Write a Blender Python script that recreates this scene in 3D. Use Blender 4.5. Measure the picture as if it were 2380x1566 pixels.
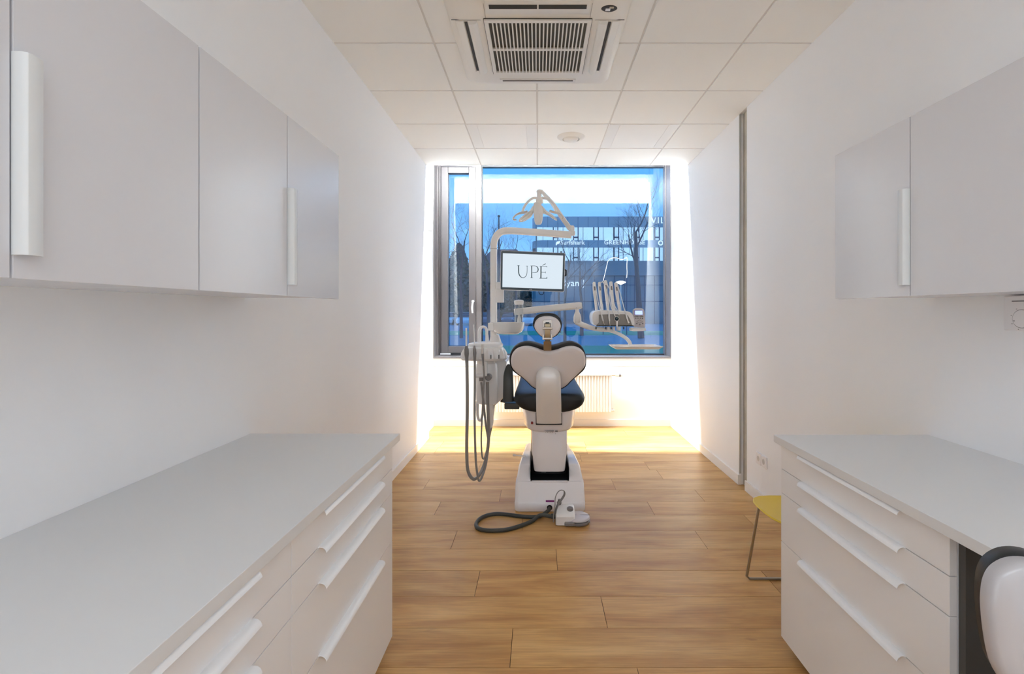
import bpy, bmesh, math, random
from mathutils import Vector, Matrix
from math import pi, sin, cos, radians

for o in list(bpy.data.objects):
    bpy.data.objects.remove(o)
sc = bpy.context.scene
COL = sc.collection

# ------------------------------------------------------------------ camera
EYE = 1.371
F = 1113.0
cam_d = bpy.data.cameras.new('camera')
cam = bpy.data.objects.new('camera', cam_d)
COL.objects.link(cam)
cam.location = (0, 0, EYE)
cam.rotation_euler = (pi / 2, 0, 0)
cam_d.sensor_fit = 'HORIZONTAL'
cam_d.sensor_width = 36
cam_d.lens = F / 2380 * 36
cam_d.shift_x = -60 / 2380
cam_d.shift_y = -58 / 2380
cam_d.clip_start = 0.02
cam_d.clip_end = 500
sc.camera = cam

# ------------------------------------------------------------------ colour management
sc.view_settings.view_transform = 'Standard'
sc.view_settings.look = 'None'
sc.view_settings.exposure = 1.15
sc.view_settings.gamma = 1.0
sc.view_settings.use_curve_mapping = False
# a white room needs its many diffuse bounces
sc.cycles.max_bounces = 16
sc.cycles.diffuse_bounces = 12
sc.cycles.glossy_bounces = 6
sc.cycles.transparent_max_bounces = 12

# ------------------------------------------------------------------ dusk sky
world = bpy.data.worlds.new('dusk_sky')
sc.world = world
world.use_nodes = True
wn = world.node_tree
wn.nodes.clear()
w_out = wn.nodes.new('ShaderNodeOutputWorld')
w_bg = wn.nodes.new('ShaderNodeBackground')
w_tc = wn.nodes.new('ShaderNodeTexCoord')
w_sep = wn.nodes.new('ShaderNodeSeparateXYZ')
w_ramp = wn.nodes.new('ShaderNodeValToRGB')
w_ramp.color_ramp.elements[0].position = 0.0
w_ramp.color_ramp.elements[0].color = (0.24, 0.60, 1.15, 1)
w_ramp.color_ramp.elements[1].position = 0.45
w_ramp.color_ramp.elements[1].color = (0.07, 0.42, 1.12, 1)
wn.links.new(w_tc.outputs['Generated'], w_sep.inputs[0])
wn.links.new(w_sep.outputs['Z'], w_ramp.inputs[0])
wn.links.new(w_ramp.outputs[0], w_bg.inputs[0])
w_bg.inputs[1].default_value = 0.54
wn.links.new(w_bg.outputs[0], w_out.inputs[0])

# ------------------------------------------------------------------ lights
def area(name, loc, rot, sx, sy, power, color, spread=pi):
    d = bpy.data.lights.new(name, 'AREA')
    d.shape = 'RECTANGLE'
    d.size = sx
    d.size_y = sy
    d.energy = power
    d.color = color
    d.spread = spread
    o = bpy.data.objects.new(name, d)
    o.location = loc
    o.rotation_euler = rot
    COL.objects.link(o)
    return o

XS_L, XS_R = -1.72, 2.13
# the LED strip in the slot between the ceiling and the window
area('cove_led_light', (0.18, 5.150, 3.215), (radians(-66), 0, 0), 2.70, 0.02, 440, (0.895, 0.965, 1.0))
# unseen fill lamp added overhead behind the camera, hidden by the bulkhead
area('rear_fill_light', (0.2, -1.5, 2.92), (0, 0, 0), 2.4, 1.3, 16, (0.76, 0.87, 1.0))
# cool unseen fill lamps added in the side niches behind the camera
area('side_fill_light', (XS_R, -1.0, 1.2), (0, radians(90), 0), 2.1, 1.5, 5, (0.80, 0.88, 1.0))
area('side_fill_light', (XS_L, -1.0, 1.2), (0, radians(-90), 0), 2.1, 1.5, 5, (0.80, 0.88, 1.0))

# ------------------------------------------------------------------ geometry helpers
def W(x, y, Z):
    """point of the room at depth Z seen at (x, y) in the photograph"""
    return Vector(((x - 1250) * Z / F, Z, EYE - (y - 725) * Z / F))

def crop(x0, y0, s):
    return lambda u, v, Z: W(x0 + u / s, y0 + v / s, Z)

def cr(pts, n=6, closed=False):
    """Catmull-Rom through the points"""
    P = [Vector(p) for p in pts]
    out = []
    m = len(P)
    rng = range(m) if closed else range(m - 1)
    for i in rng:
        if closed:
            p0, p1, p2, p3 = P[(i - 1) % m], P[i], P[(i + 1) % m], P[(i + 2) % m]
        else:
            p1, p2 = P[i], P[i + 1]
            p0 = P[i - 1] if i > 0 else p1 * 2 - p2
            p3 = P[i + 2] if i + 2 < m else p2 * 2 - p1
        for k in range(n):
            t = k / n
            out.append(0.5 * ((2 * p1) + (p2 - p0) * t + (2 * p0 - 5 * p1 + 4 * p2 - p3) * t * t
                              + (3 * p1 - p0 - 3 * p2 + p3) * t ** 3))
    if not closed:
        out.append(P[-1])
    return out

def lerp_list(vals, n):
    """values spread over n samples"""
    out = []
    for i in range(n):
        t = i / (n - 1) * (len(vals) - 1)
        k = min(int(t), len(vals) - 2)
        out.append(vals[k] + (vals[k + 1] - vals[k]) * (t - k))
    return out

OFF = {}

class MB:
    def __init__(self):
        self.bm = bmesh.new()
        self.lay = None

    def quad(self, pts):
        return self.bm.faces.new([self.bm.verts.new(p) for p in pts])

    def box(self, x0, x1, y0, y1, z0, z1):
        v = [self.bm.verts.new(p) for p in ((x0, y0, z0), (x1, y0, z0), (x1, y1, z0), (x0, y1, z0),
                                            (x0, y0, z1), (x1, y0, z1), (x1, y1, z1), (x0, y1, z1))]
        fs = []
        for f in ((0, 3, 2, 1), (4, 5, 6, 7), (0, 1, 5, 4), (1, 2, 6, 5), (2, 3, 7, 6), (3, 0, 4, 7)):
            fs.append(self.bm.faces.new([v[i] for i in f]))
        return fs

    def obox(self, c, s, rot=None):
        c = Vector(c)
        R = rot.to_3x3() if rot else Matrix.Identity(3)
        v = []
        for sz in (-.5, .5):
            for sx, sy in ((-.5, -.5), (.5, -.5), (.5, .5), (-.5, .5)):
                v.append(self.bm.verts.new(c + R @ Vector((sx * s[0], sy * s[1], sz * s[2]))))
        for f in ((0, 3, 2, 1), (4, 5, 6, 7), (0, 1, 5, 4), (1, 2, 6, 5), (2, 3, 7, 6), (3, 0, 4, 7)):
            self.bm.faces.new([v[i] for i in f])

    def prism(self, pts, axis, a0, a1):
        def mk(p, a):
            if axis == 'y':
                return (p[0], a, p[1])
            if axis == 'x':
                return (a, p[0], p[1])
            return (p[0], p[1], a)
        A = [self.bm.verts.new(mk(p, a0)) for p in pts]
        B = [self.bm.verts.new(mk(p, a1)) for p in pts]
        n = len(pts)
        self.bm.faces.new(A)
        self.bm.faces.new(B[::-1])
        for i in range(n):
            self.bm.faces.new((A[i], B[i], B[(i + 1) % n], A[(i + 1) % n]))

    def loft(self, rings, cap=True, closed=True):
        V = [[self.bm.verts.new(p) for p in r] for r in rings]
        n = len(rings[0])
        for a, b in zip(V, V[1:]):
            for i in range(n if closed else n - 1):
                j = (i + 1) % n
                self.bm.faces.new((a[i], a[j], b[j], b[i]))
        if cap and closed:
            self.bm.faces.new(V[0][::-1])
            self.bm.faces.new(V[-1])

    def tube(self, pts, r, n=12, cap=True, flat=None, up=(0, 0, 1)):
        P = [Vector(p) for p in pts]
        m = len(P)
        if isinstance(r, (int, float)):
            r = [r] * m
        elif len(r) != m:
            r = lerp_list(list(r), m)
        if flat is None:
            flat = 1.0
        T = []
        for i in range(m):
            t = (P[min(i + 1, m - 1)] - P[max(i - 1, 0)])
            T.append(t.normalized() if t.length > 1e-9 else Vector((0, 0, 1)))
        u = Vector(up)
        if abs(u.dot(T[0])) > 0.95:
            u = Vector((1, 0, 0)) if abs(T[0].x) < 0.9 else Vector((0, 1, 0))
        u = (u - T[0] * u.dot(T[0])).normalized()
        rings = []
        for i in range(m):
            u = u - T[i] * u.dot(T[i])
            if u.length < 1e-6:
                u = T[i].orthogonal()
            u.normalize()
            w = T[i].cross(u)
            rings.append([P[i] + (u * cos(2 * pi * k / n) + w * sin(2 * pi * k / n) * flat) * r[i] for k in range(n)])
        self.loft(rings, cap)

    def rbar(self, pts, a, b, up=(0, 0, 1), e=4, n=20):
        """bar of rounded-rectangle section, half sizes a (along up) and b"""
        P = [Vector(p) for p in pts]
        m = len(P)
        a = lerp_list(a, m) if isinstance(a, (list, tuple)) else [a] * m
        b = lerp_list(b, m) if isinstance(b, (list, tuple)) else [b] * m
        rings = []
        u = Vector(up)
        for i in range(m):
            t = (P[min(i + 1, m - 1)] - P[max(i - 1, 0)]).normalized()
            uu = u - t * u.dot(t)
            if uu.length < 1e-5:
                uu = t.orthogonal()
            uu.normalize()
            u = uu
            w = t.cross(uu)
            ring = []
            for k in range(n):
                th = 2 * pi * k / n
                c, s = cos(th), sin(th)
                rr = (abs(c) ** e + abs(s) ** e) ** (-1 / e)
                ring.append(P[i] + uu * c * rr * a[i] + w * s * rr * b[i])
            rings.append(ring)
        self.loft(rings)

    def lathe(self, prof, c, n=32, sx=1.0, sy=1.0, axis='z'):
        c = Vector(c)
        rings = []
        for r, z in prof:
            ring = []
            for k in range(n):
                a = 2 * pi * k / n
                if axis == 'z':
                    ring.append(c + Vector((r * cos(a) * sx, r * sin(a) * sy, z)))
                elif axis == 'y':
                    ring.append(c + Vector((r * cos(a) * sx, z, r * sin(a) * sy)))
                else:
                    ring.append(c + Vector((z, r * cos(a) * sx, r * sin(a) * sy)))
            rings.append(ring)
        self.loft(rings)

    def dome(self, outline, prof, normal, center=None):
        """solid from a closed outline: prof = [(scale, offset along normal)], poles are closed"""
        O = [Vector(p) for p in outline]
        c = Vector(center) if center is not None else sum(O, Vector()) / len(O)
        nrm = Vector(normal).normalized()
        rings = [[c + (p - c) * s + nrm * d for p in O] for s, d in prof]
        self.loft(rings, cap=False)
        self.bm.verts.ensure_lookup_table()
        n = len(O)
        tot = len(self.bm.verts)
        first = [self.bm.verts[tot - n * len(rings) + i] for i in range(n)]
        last = [self.bm.verts[tot - n + i] for i in range(n)]
        for ring, (s, d) in ((first, prof[0]), (last, prof[-1])):
            cv = self.bm.verts.new(c + nrm * d)
            for i in range(n):
                self.bm.faces.new((ring[i], ring[(i + 1) % n], cv))

    def sphere(self, c, r, seg=20, rings=12):
        if isinstance(r, (int, float)):
            r = (r, r, r)
        M = Matrix.Translation(Vector(c)) @ Matrix.Diagonal((r[0], r[1], r[2], 1))
        bmesh.ops.create_uvsphere(self.bm, u_segments=seg, v_segments=rings, radius=1, matrix=M)

    def build(self, name, mat, parent=None, smooth=True, bevel=0.0, seg=2, sub=0, sharp=32, keep=False):
        bm = self.bm
        bmesh.ops.recalc_face_normals(bm, faces=bm.faces[:])
        if parent is not None:
            off = OFF[parent.name]
        else:
            xs = [v.co for v in bm.verts]
            lo = Vector((min(v.x for v in xs), min(v.y for v in xs), min(v.z for v in xs)))
            hi = Vector((max(v.x for v in xs), max(v.y for v in xs), max(v.z for v in xs)))
            off = Vector(((lo.x + hi.x) / 2, (lo.y + hi.y) / 2, lo.z))
        bmesh.ops.translate(bm, verts=bm.verts[:], vec=-off)
        me = bpy.data.meshes.new(name)
        if smooth:
            for f in bm.faces:
                f.smooth = True
            if sub == 0:
                for e in bm.edges:
                    if len(e.link_faces) == 2 and e.calc_face_angle(0) > radians(sharp):
                        e.smooth = False
        bm.to_mesh(me)
        bm.free()
        o = bpy.data.objects.new(name, me)
        COL.objects.link(o)
        if mat is not None:
            me.materials.append(mat)
        if parent is not None:
            o.parent = parent
        else:
            o.location = off
        OFF[o.name] = off
        if sub:
            s = o.modifiers.new('subdivision', 'SUBSURF')
            s.levels = sub
            s.render_levels = sub
        if bevel:
            b = o.modifiers.new('bevel', 'BEVEL')
            b.width = bevel
            b.segments = seg
            b.limit_method = 'ANGLE'
            b.angle_limit = radians(40)
            b.harden_normals = True
            for e in me.edges:
                e.use_edge_sharp = False
        return o

def thing(name, label, cat, loc, group=None, kind=None):
    o = bpy.data.objects.new(name, None)
    COL.objects.link(o)
    o.empty_display_size = 0.1
    o.location = loc
    OFF[o.name] = Vector(loc)
    return tag(o, label, cat, group, kind)

def tag(o, label=None, cat=None, group=None, kind=None):
    if label:
        o['label'] = label
    if cat:
        o['category'] = cat
    if group:
        o['group'] = group
    if kind:
        o['kind'] = kind
    return o

def S(name, m, mat, label=None, **kw):
    o = m.build(name, mat, **kw)
    return tag(o, label, None, None, 'structure')

def text(name, s, size, loc, mat, parent, rot=(pi / 2, 0, 0), ext=0.0005, space=1.0, align='LEFT', shear=0):
    c = bpy.data.curves.new(name, 'FONT')
    c.body = s
    c.size = size
    c.extrude = ext
    c.space_character = space
    c.align_x = align
    c.shear = shear
    c.resolution_u = 3
    tmp = bpy.data.objects.new('tmp', c)
    COL.objects.link(tmp)
    bpy.context.view_layer.update()
    me = bpy.data.meshes.new_from_object(tmp.evaluated_get(bpy.context.evaluated_depsgraph_get()))
    bpy.data.objects.remove(tmp)
    me.name = name
    me.materials.clear()
    me.materials.append(mat)
    o = bpy.data.objects.new(name, me)
    COL.objects.link(o)
    o.rotation_euler = rot
    o.parent = parent
    o.location = Vector(loc) - OFF[parent.name]
    OFF[o.name] = Vector(loc)
    return o

def copy_tree(o, parent=None, label=None):
    """a thing with copies of its parts and sub-parts"""
    c = o.copy()
    COL.objects.link(c)
    c.parent = parent
    if label:
        c['label'] = label
    for ch in o.children:
        copy_tree(ch, c)
    return c

# ------------------------------------------------------------------ materials
def mat(name, col, rough=0.5, metal=0.0, spec=0.5, coat=0.0, emit=None, es=0.0, trans=0.0, bump=0.0, bscale=200, var=0.0, vscale=3.0):
    m = bpy.data.materials.new(name)
    m.use_nodes = True
    nt = m.node_tree
    b = nt.nodes['Principled BSDF']
    b.inputs['Base Color'].default_value = (*col, 1)
    b.inputs['Roughness'].default_value = rough
    b.inputs['Metallic'].default_value = metal
    b.inputs['Specular IOR Level'].default_value = spec
    b.inputs['Coat Weight'].default_value = coat
    b.inputs['Coat Roughness'].default_value = 0.08
    b.inputs['Transmission Weight'].default_value = trans
    if emit:
        b.inputs['Emission Color'].default_value = (*emit, 1)
        b.inputs['Emission Strength'].default_value = es
    if bump or var:
        tc = nt.nodes.new('ShaderNodeTexCoord')
    if bump:
        nz = nt.nodes.new('ShaderNodeTexNoise')
        nz.inputs['Scale'].default_value = bscale
        nz.inputs['Detail'].default_value = 3
        bp = nt.nodes.new('ShaderNodeBump')
        bp.inputs['Strength'].default_value = bump
        bp.inputs['Distance'].default_value = 0.001
        nt.links.new(tc.outputs['Object'], nz.inputs['Vector'])
        nt.links.new(nz.outputs['Fac'], bp.inputs['Height'])
        nt.links.new(bp.outputs[0], b.inputs['Normal'])
    if var:
        n2 = nt.nodes.new('ShaderNodeTexNoise')
        n2.inputs['Scale'].default_value = vscale
        n2.inputs['Detail'].default_value = 4
        mx = nt.nodes.new('ShaderNodeMix')
        mx.data_type = 'RGBA'
        mx.inputs[6].default_value = (*[c * (1 - var) for c in col], 1)
        mx.inputs[7].default_value = (*[min(1, c * (1 + var)) for c in col], 1)
        nt.links.new(tc.outputs['Object'], n2.inputs['Vector'])
        nt.links.new(n2.outputs['Fac'], mx.inputs[0])
        nt.links.new(mx.outputs[2], b.inputs['Base Color'])
    return m

M = {}
M['wall'] = mat('wall_paint', (0.895, 0.90, 0.905), 0.62, spec=0.35, bump=0.12, bscale=160)
M['ceiling'] = mat('ceiling_tile_white', (0.91, 0.915, 0.885), 0.85, spec=0.2, bump=0.2, bscale=400)
M['grid'] = mat('ceiling_grid_white', (0.74, 0.72, 0.68), 0.6)
M['lum'] = mat('luminaire_white', (0.91, 0.905, 0.87), 0.55)
M['lum_wing'] = mat('luminaire_diffuser', (0.87, 0.865, 0.83), 0.4)
M['base'] = mat('baseboard_white', (0.86, 0.84, 0.81), 0.4)
M['lam'] = mat('cabinet_laminate', (0.83, 0.825, 0.82), 0.36, spec=0.5, bump=0.04, bscale=700)
M['uplam'] = mat('wall_cabinet_laminate', (0.70, 0.705, 0.73), 0.22, spec=0.7, bump=0.03, bscale=700)
M['top'] = mat('worktop_laminate', (0.72, 0.725, 0.72), 0.42, spec=0.45, bump=0.05, bscale=600)
M['edge'] = mat('worktop_edge', (0.62, 0.61, 0.58), 0.45)
M['handle'] = mat('handle_lacquer', (0.86, 0.87, 0.88), 0.3, spec=0.5)
M['handle_al'] = mat('handle_satin', (0.76, 0.79, 0.79), 0.38)
M['dkpanel'] = mat('shaded_anthracite_panel', (0.07, 0.066, 0.06), 0.5)  # anthracite, darkened further with the shade of the knee space
M['concrete'] = mat('raw_concrete', (0.50, 0.47, 0.40), 0.85, var=0.35, vscale=9, bump=0.8, bscale=60)
M['alu'] = mat('aluminium_profile', (0.55, 0.55, 0.53), 0.4, metal=0.6)
M['frame'] = mat('window_frame_grey', (0.125, 0.115, 0.12), 0.42, metal=0.1)
M['frame_l'] = mat('window_mullion_grey', (0.20, 0.185, 0.19), 0.35, metal=0.2)
M['gasket'] = mat('black_gasket', (0.02, 0.02, 0.025), 0.5)
M['plas'] = mat('white_gloss_plastic', (0.88, 0.86, 0.88), 0.22, spec=0.5, coat=0.2)
M['shell'] = mat('white_shell_plastic', (0.82, 0.79, 0.80), 0.32, spec=0.5)
M['plas2'] = mat('warm_white_enamel', (0.90, 0.885, 0.86), 0.35, spec=0.5)
M['unit'] = mat('unit_white_plastic', (0.87, 0.87, 0.87), 0.25, spec=0.5, coat=0.15)
M['leather'] = mat('black_upholstery', (0.014, 0.015, 0.016), 0.46, spec=0.42, bump=0.1, bscale=500)
M['dkgrey'] = mat('dark_grey_plastic', (0.055, 0.06, 0.058), 0.42)
M['midgrey'] = mat('mid_grey_plastic', (0.22, 0.21, 0.21), 0.42)
M['hose'] = mat('grey_silicone_hose', (0.27, 0.26, 0.25), 0.4)
M['cable'] = mat('dark_rubber_cable', (0.05, 0.055, 0.05), 0.5)
M['champ'] = mat('champagne_metal', (0.42, 0.34, 0.22), 0.35, metal=0.7)
M['satin'] = mat('satin_metal', (0.68, 0.65, 0.61), 0.3, metal=0.7)
M['armlacq'] = mat('pearl_lacquer', (0.80, 0.78, 0.76), 0.3, metal=0.15, coat=0.1)
M['chrome'] = mat('chrome', (0.75, 0.74, 0.72), 0.15, metal=1.0)
M['steel'] = mat('brushed_steel', (0.45, 0.43, 0.39), 0.3, metal=0.9)
M['black'] = mat('black_plastic', (0.012, 0.012, 0.014), 0.4)
M['bezel'] = mat('monitor_bezel', (0.012, 0.035, 0.05), 0.18, spec=0.6)
M['screen'] = mat('monitor_screen', (0.02, 0.02, 0.02), 0.3, emit=(0.78, 0.90, 1.0), es=0.39)
M['ink'] = mat('screen_letters', (0.10, 0.17, 0.20), 0.5)
M['inkl'] = mat('light_print', (0.55, 0.6, 0.6), 0.5)
M['inkd'] = mat('dark_print', (0.08, 0.08, 0.08), 0.5)
M['lcd'] = mat('blue_display', (0.05, 0.05, 0.1), 0.3, emit=(0.55, 0.72, 1.0), es=0.5)
M['lilac'] = mat('display_surround', (0.33, 0.28, 0.62), 0.4)
M['ctrl'] = mat('keypad_grey', (0.64, 0.61, 0.64), 0.4)
M['conface'] = mat('console_face_grey', (0.26, 0.245, 0.225), 0.3, coat=0.2)
M['yellow'] = mat('yellow_seat_shell', (0.80, 0.58, 0.06), 0.42, bump=0.1, bscale=300)
M['red'] = mat('red_button', (0.30, 0.02, 0.02), 0.35)
M['purple'] = mat('purple_label', (0.26, 0.03, 0.20), 0.4)
M['rad'] = mat('radiator_enamel', (0.84, 0.82, 0.79), 0.35)
M['socket'] = mat('socket_white', (0.84, 0.82, 0.82), 0.3)
M['sensor'] = mat('sensor_plastic', (0.55, 0.55, 0.52), 0.4)
M['sockin'] = mat('socket_well', (0.50, 0.48, 0.47), 0.4)
M['acw'] = mat('air_conditioner_white', (0.82, 0.80, 0.74), 0.4)
M['acdark'] = mat('grille_depth_dark', (0.035, 0.03, 0.022), 0.6)
M['filter'] = mat('filter_mesh', (0.10, 0.09, 0.065), 0.7)
M['led'] = mat('led_diffuser', (0.9, 0.9, 0.9), 0.4, emit=(1.0, 0.95, 0.88), es=4)
M['lens'] = mat('lamp_reflector', (0.85, 0.84, 0.80), 0.12, metal=0.6, bump=1.0, bscale=90)
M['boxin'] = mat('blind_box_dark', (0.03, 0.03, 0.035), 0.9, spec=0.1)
M['pad'] = mat('stool_shell', (0.44, 0.425, 0.43), 0.22, coat=0.3)

def glassmat(name, tint, fmin, fmax, rough=0.0):
    m = bpy.data.materials.new(name)
    m.use_nodes = True
    nt = m.node_tree
    nt.nodes.clear()
    out = nt.nodes.new('ShaderNodeOutputMaterial')
    mix = nt.nodes.new('ShaderNodeMixShader')
    tr = nt.nodes.new('ShaderNodeBsdfTransparent')
    tr.inputs[0].default_value = (*tint, 1)
    gl = nt.nodes.new('ShaderNodeBsdfGlossy')
    gl.inputs['Roughness'].default_value = rough
    gl.inputs[0].default_value = (1, 1, 1, 1)
    lw = nt.nodes.new('ShaderNodeLayerWeight')
    lw.inputs[0].default_value = 0.5
    mr = nt.nodes.new('ShaderNodeMapRange')
    mr.inputs[3].default_value = fmin
    mr.inputs[4].default_value = fmax
    pw = nt.nodes.new('ShaderNodeMath')
    pw.operation = 'POWER'
    pw.inputs[1].default_value = 4.0
    nt.links.new(lw.outputs['Facing'], pw.inputs[0])
    nt.links.new(pw.outputs[0], mr.inputs[0])
    nt.links.new(mr.outputs[0], mix.inputs[0])
    nt.links.new(tr.outputs[0], mix.inputs[1])
    nt.links.new(gl.outputs[0], mix.inputs[2])
    nt.links.new(mix.outputs[0], out.inputs[0])
    return m

M['glass'] = glassmat('double_glazing', (0.97, 0.985, 0.98), 0.056, 0.8)
M['clear'] = glassmat('clear_plastic', (0.93, 0.94, 0.94), 0.05, 0.6, 0.02)
M['bowl'] = mat('opal_glass', (0.86, 0.85, 0.82), 0.15, trans=0.10, coat=0.3)

def wood():
    m = bpy.data.materials.new('oak_planks')
    m.use_nodes = True
    nt = m.node_tree
    b = nt.nodes['Principled BSDF']
    b.inputs['Specular IOR Level'].default_value = 0.3
    N = nt.nodes.new
    L = nt.links.new
    at = N('ShaderNodeAttribute')
    at.attribute_name = 'plank'
    tc = N('ShaderNodeTexCoord')
    sep = N('ShaderNodeSeparateXYZ')
    L(tc.outputs['Object'], sep.inputs[0])
    mul = N('ShaderNodeMath'); mul.operation = 'MULTIPLY'; mul.inputs[1].default_value = 37.0
    L(at.outputs['Fac'], mul.inputs[0])
    add = N('ShaderNodeMath'); add.operation = 'ADD'
    L(sep.outputs['X'], add.inputs[0]); L(mul.outputs[0], add.inputs[1])
    def stretched(sx, sy, scale, detail, rough=0.6, dist=0.0):
        cx = N('ShaderNodeMath'); cx.operation = 'MULTIPLY'; cx.inputs[1].default_value = sx
        cy = N('ShaderNodeMath'); cy.operation = 'MULTIPLY'; cy.inputs[1].default_value = sy
        L(add.outputs[0], cx.inputs[0]); L(sep.outputs['Y'], cy.inputs[0])
        cm = N('ShaderNodeCombineXYZ')
        L(cx.outputs[0], cm.inputs[0]); L(cy.outputs[0], cm.inputs[1]); L(at.outputs['Fac'], cm.inputs[2])
        n = N('ShaderNodeTexNoise')
        n.inputs['Scale'].default_value = scale
        n.inputs['Detail'].default_value = detail
        n.inputs['Roughness'].default_value = rough
        n.inputs['Distortion'].default_value = dist
        L(cm.outputs[0], n.inputs['Vector'])
        return n
    broad = stretched(1.0, 5.0, 1.6, 4, 0.55, 0.4)
    fine = stretched(2.0, 60.0, 2.2, 6, 0.65, 0.6)
    knot = stretched(2.2, 7.5, 1.15, 3, 0.5, 1.6)
    ramp = N('ShaderNodeValToRGB')
    e = ramp.color_ramp.elements
    e[0].position = 0.30; e[0].color = (0.46, 0.228, 0.070, 1)
    e[1].position = 0.72; e[1].color = (0.72, 0.445, 0.180, 1)
    e2 = ramp.color_ramp.elements.new(0.5); e2.color = (0.61, 0.347, 0.122, 1)
    L(broad.outputs['Fac'], ramp.inputs[0])
    # fine streaks
    fr = N('ShaderNodeMapRange')
    fr.inputs[1].default_value = 0.35; fr.inputs[2].default_value = 0.7
    fr.inputs[3].default_value = 0.82; fr.inputs[4].default_value = 1.08
    L(fine.outputs['Fac'], fr.inputs[0])
    vm = N('ShaderNodeVectorMath'); vm.operation = 'SCALE'
    L(ramp.outputs[0], vm.inputs[0]); L(fr.outputs[0], vm.inputs['Scale'])
    # knots
    kr = N('ShaderNodeMapRange')
    kr.inputs[1].default_value = 0.66; kr.inputs[2].default_value = 0.78
    kr.inputs[3].default_value = 0.0; kr.inputs[4].default_value = 0.38
    L(knot.outputs['Fac'], kr.inputs[0])
    mx = N('ShaderNodeMix'); mx.data_type = 'RGBA'
    L(kr.outputs[0], mx.inputs[0]); L(vm.outputs[0], mx.inputs[6])
    mx.inputs[7].default_value = (0.20, 0.10, 0.045, 1)
    # plank to plank tone
    pr = N('ShaderNodeMapRange')
    pr.inputs[3].default_value = 0.93; pr.inputs[4].default_value = 1.07
    L(at.outputs['Fac'], pr.inputs[0])
    v2 = N('ShaderNodeVectorMath'); v2.operation = 'SCALE'
    L(mx.outputs[2], v2.inputs[0]); L(pr.outputs[0], v2.inputs['Scale'])
    L(v2.outputs[0], b.inputs['Base Color'])
    rr = N('ShaderNodeMapRange')
    rr.inputs[3].default_value = 0.30; rr.inputs[4].default_value = 0.46
    L(fine.outputs['Fac'], rr.inputs[0])
    L(rr.outputs[0], b.inputs['Roughness'])
    bp = N('ShaderNodeBump'); bp.inputs['Strength'].default_value = 0.15; bp.inputs['Distance'].default_value = 0.001
    L(fine.outputs['Fac'], bp.inputs['Height']); L(bp.outputs[0], b.inputs['Normal'])
    return m
M['wood'] = wood()
M['gap'] = mat('plank_joint', (0.07, 0.04, 0.02), 0.8)

# outdoor
M['lawn'] = mat('winter_lawn', (0.10, 0.34, 0.20), 0.9, var=0.3, vscale=0.6)
M['asphalt'] = mat('wet_asphalt', (0.34, 0.44, 0.55), 0.2, spec=0.8, var=0.15, vscale=0.4)
M['paving'] = mat('pale_paving', (0.62, 0.60, 0.58), 0.6, var=0.1, vscale=0.8)
M['fasc'] = mat('facade_panel', (0.40, 0.44, 0.46), 0.45, var=0.08, vscale=0.5)
M['fasc_d'] = mat('facade_base_panel', (0.20, 0.25, 0.27), 0.35, var=0.1, vscale=0.3)
M['winp'] = mat('facade_glass', (0.75, 0.80, 0.80), 0.12, spec=0.9, emit=(0.62, 0.85, 1.0), es=0.27)  # faint glow stands in for lit rooms and reflected sky
M['mull'] = mat('facade_mullion', (0.03, 0.06, 0.12), 0.5)
M['sign'] = mat('lit_sign_letters', (0.9, 0.9, 0.9), 0.5, emit=(0.85, 0.93, 1.0), es=0.35)
M['bark'] = mat('dark_bark', (0.10, 0.09, 0.10), 0.9)
M['ever'] = mat('evergreen_foliage', (0.10, 0.15, 0.14), 0.9)
M['house'] = mat('house_render', (0.40, 0.38, 0.36), 0.8)
M['roof'] = mat('house_roof', (0.16, 0.11, 0.13), 0.8)
M['carw'] = mat('car_paint_light', (0.60, 0.62, 0.66), 0.3, coat=0.5)
M['card'] = mat('car_paint_dark', (0.10, 0.12, 0.18), 0.3, coat=0.5)
M['carg'] = mat('car_window', (0.02, 0.03, 0.05), 0.1)
M['bulb'] = mat('lamp_glow', (0.9, 0.85, 0.7), 0.4, emit=(1.0, 0.92, 0.75), es=2.2)
M['garl'] = mat('garland_glow', (0.9, 0.85, 0.8), 0.4, emit=(1.0, 0.90, 0.85), es=0.8)
M['tail'] = mat('tail_light', (0.4, 0.02, 0.02), 0.4, emit=(1, 0.1, 0.05), es=1.0)

# ================================================================== ROOM
XL, XR = -1.19, 1.60
XL2 = -1.257
CEIL = EYE + 1.5675
YB = 5.76          # wall under the window
YG = 6.0           # glazing plane
YE = 5.104         # end of the suspended ceiling
YN = -2.4
SLAB = 3.30

# floor: planks as real boards
m = MB()
lay = m.bm.faces.layers.float.new('plank')
m.box(XL2 - .1, XR + .1, YN, YG + .1, -0.05, -0.004)
for f in m.bm.faces:
    f[lay] = 0.5
    f.material_index = 1
rng = random.Random(5)
joint = {-1: .382, 0: -.108, 1: .303, 2: -.306, 3: .105, 4: -.505, 5: -.10, 6: -.70, 7: -.28, 8: -.887, 9: 1.03}
PW, PL, G = 0.2312, 1.49, 0.0012
k = -18
while True:
    y0 = 1.847 + PW * k
    if y0 > YG:
        break
    y1 = y0 + PW
    k += 1
    if y1 < YN:
        continue
    j = joint.get(k - 1, rng.uniform(-.7, .7))
    x = j - PL * 3
    while x < XR + .1:
        a, b_ = max(x, XL2 - .1), min(x + PL, XR + .1)
        if b_ - a > 0.01:
            val = rng.random()
            fs = m.box(a + G, b_ - G, max(y0, YN) + G, min(y1, YG + .1) - G, -0.004, 0.0)
            for f in fs:
                f[lay] = val
        x += PL
fl = S('floor', m, M['wood'], smooth=False)
fl.data.materials.append(M['gap'])

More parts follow.
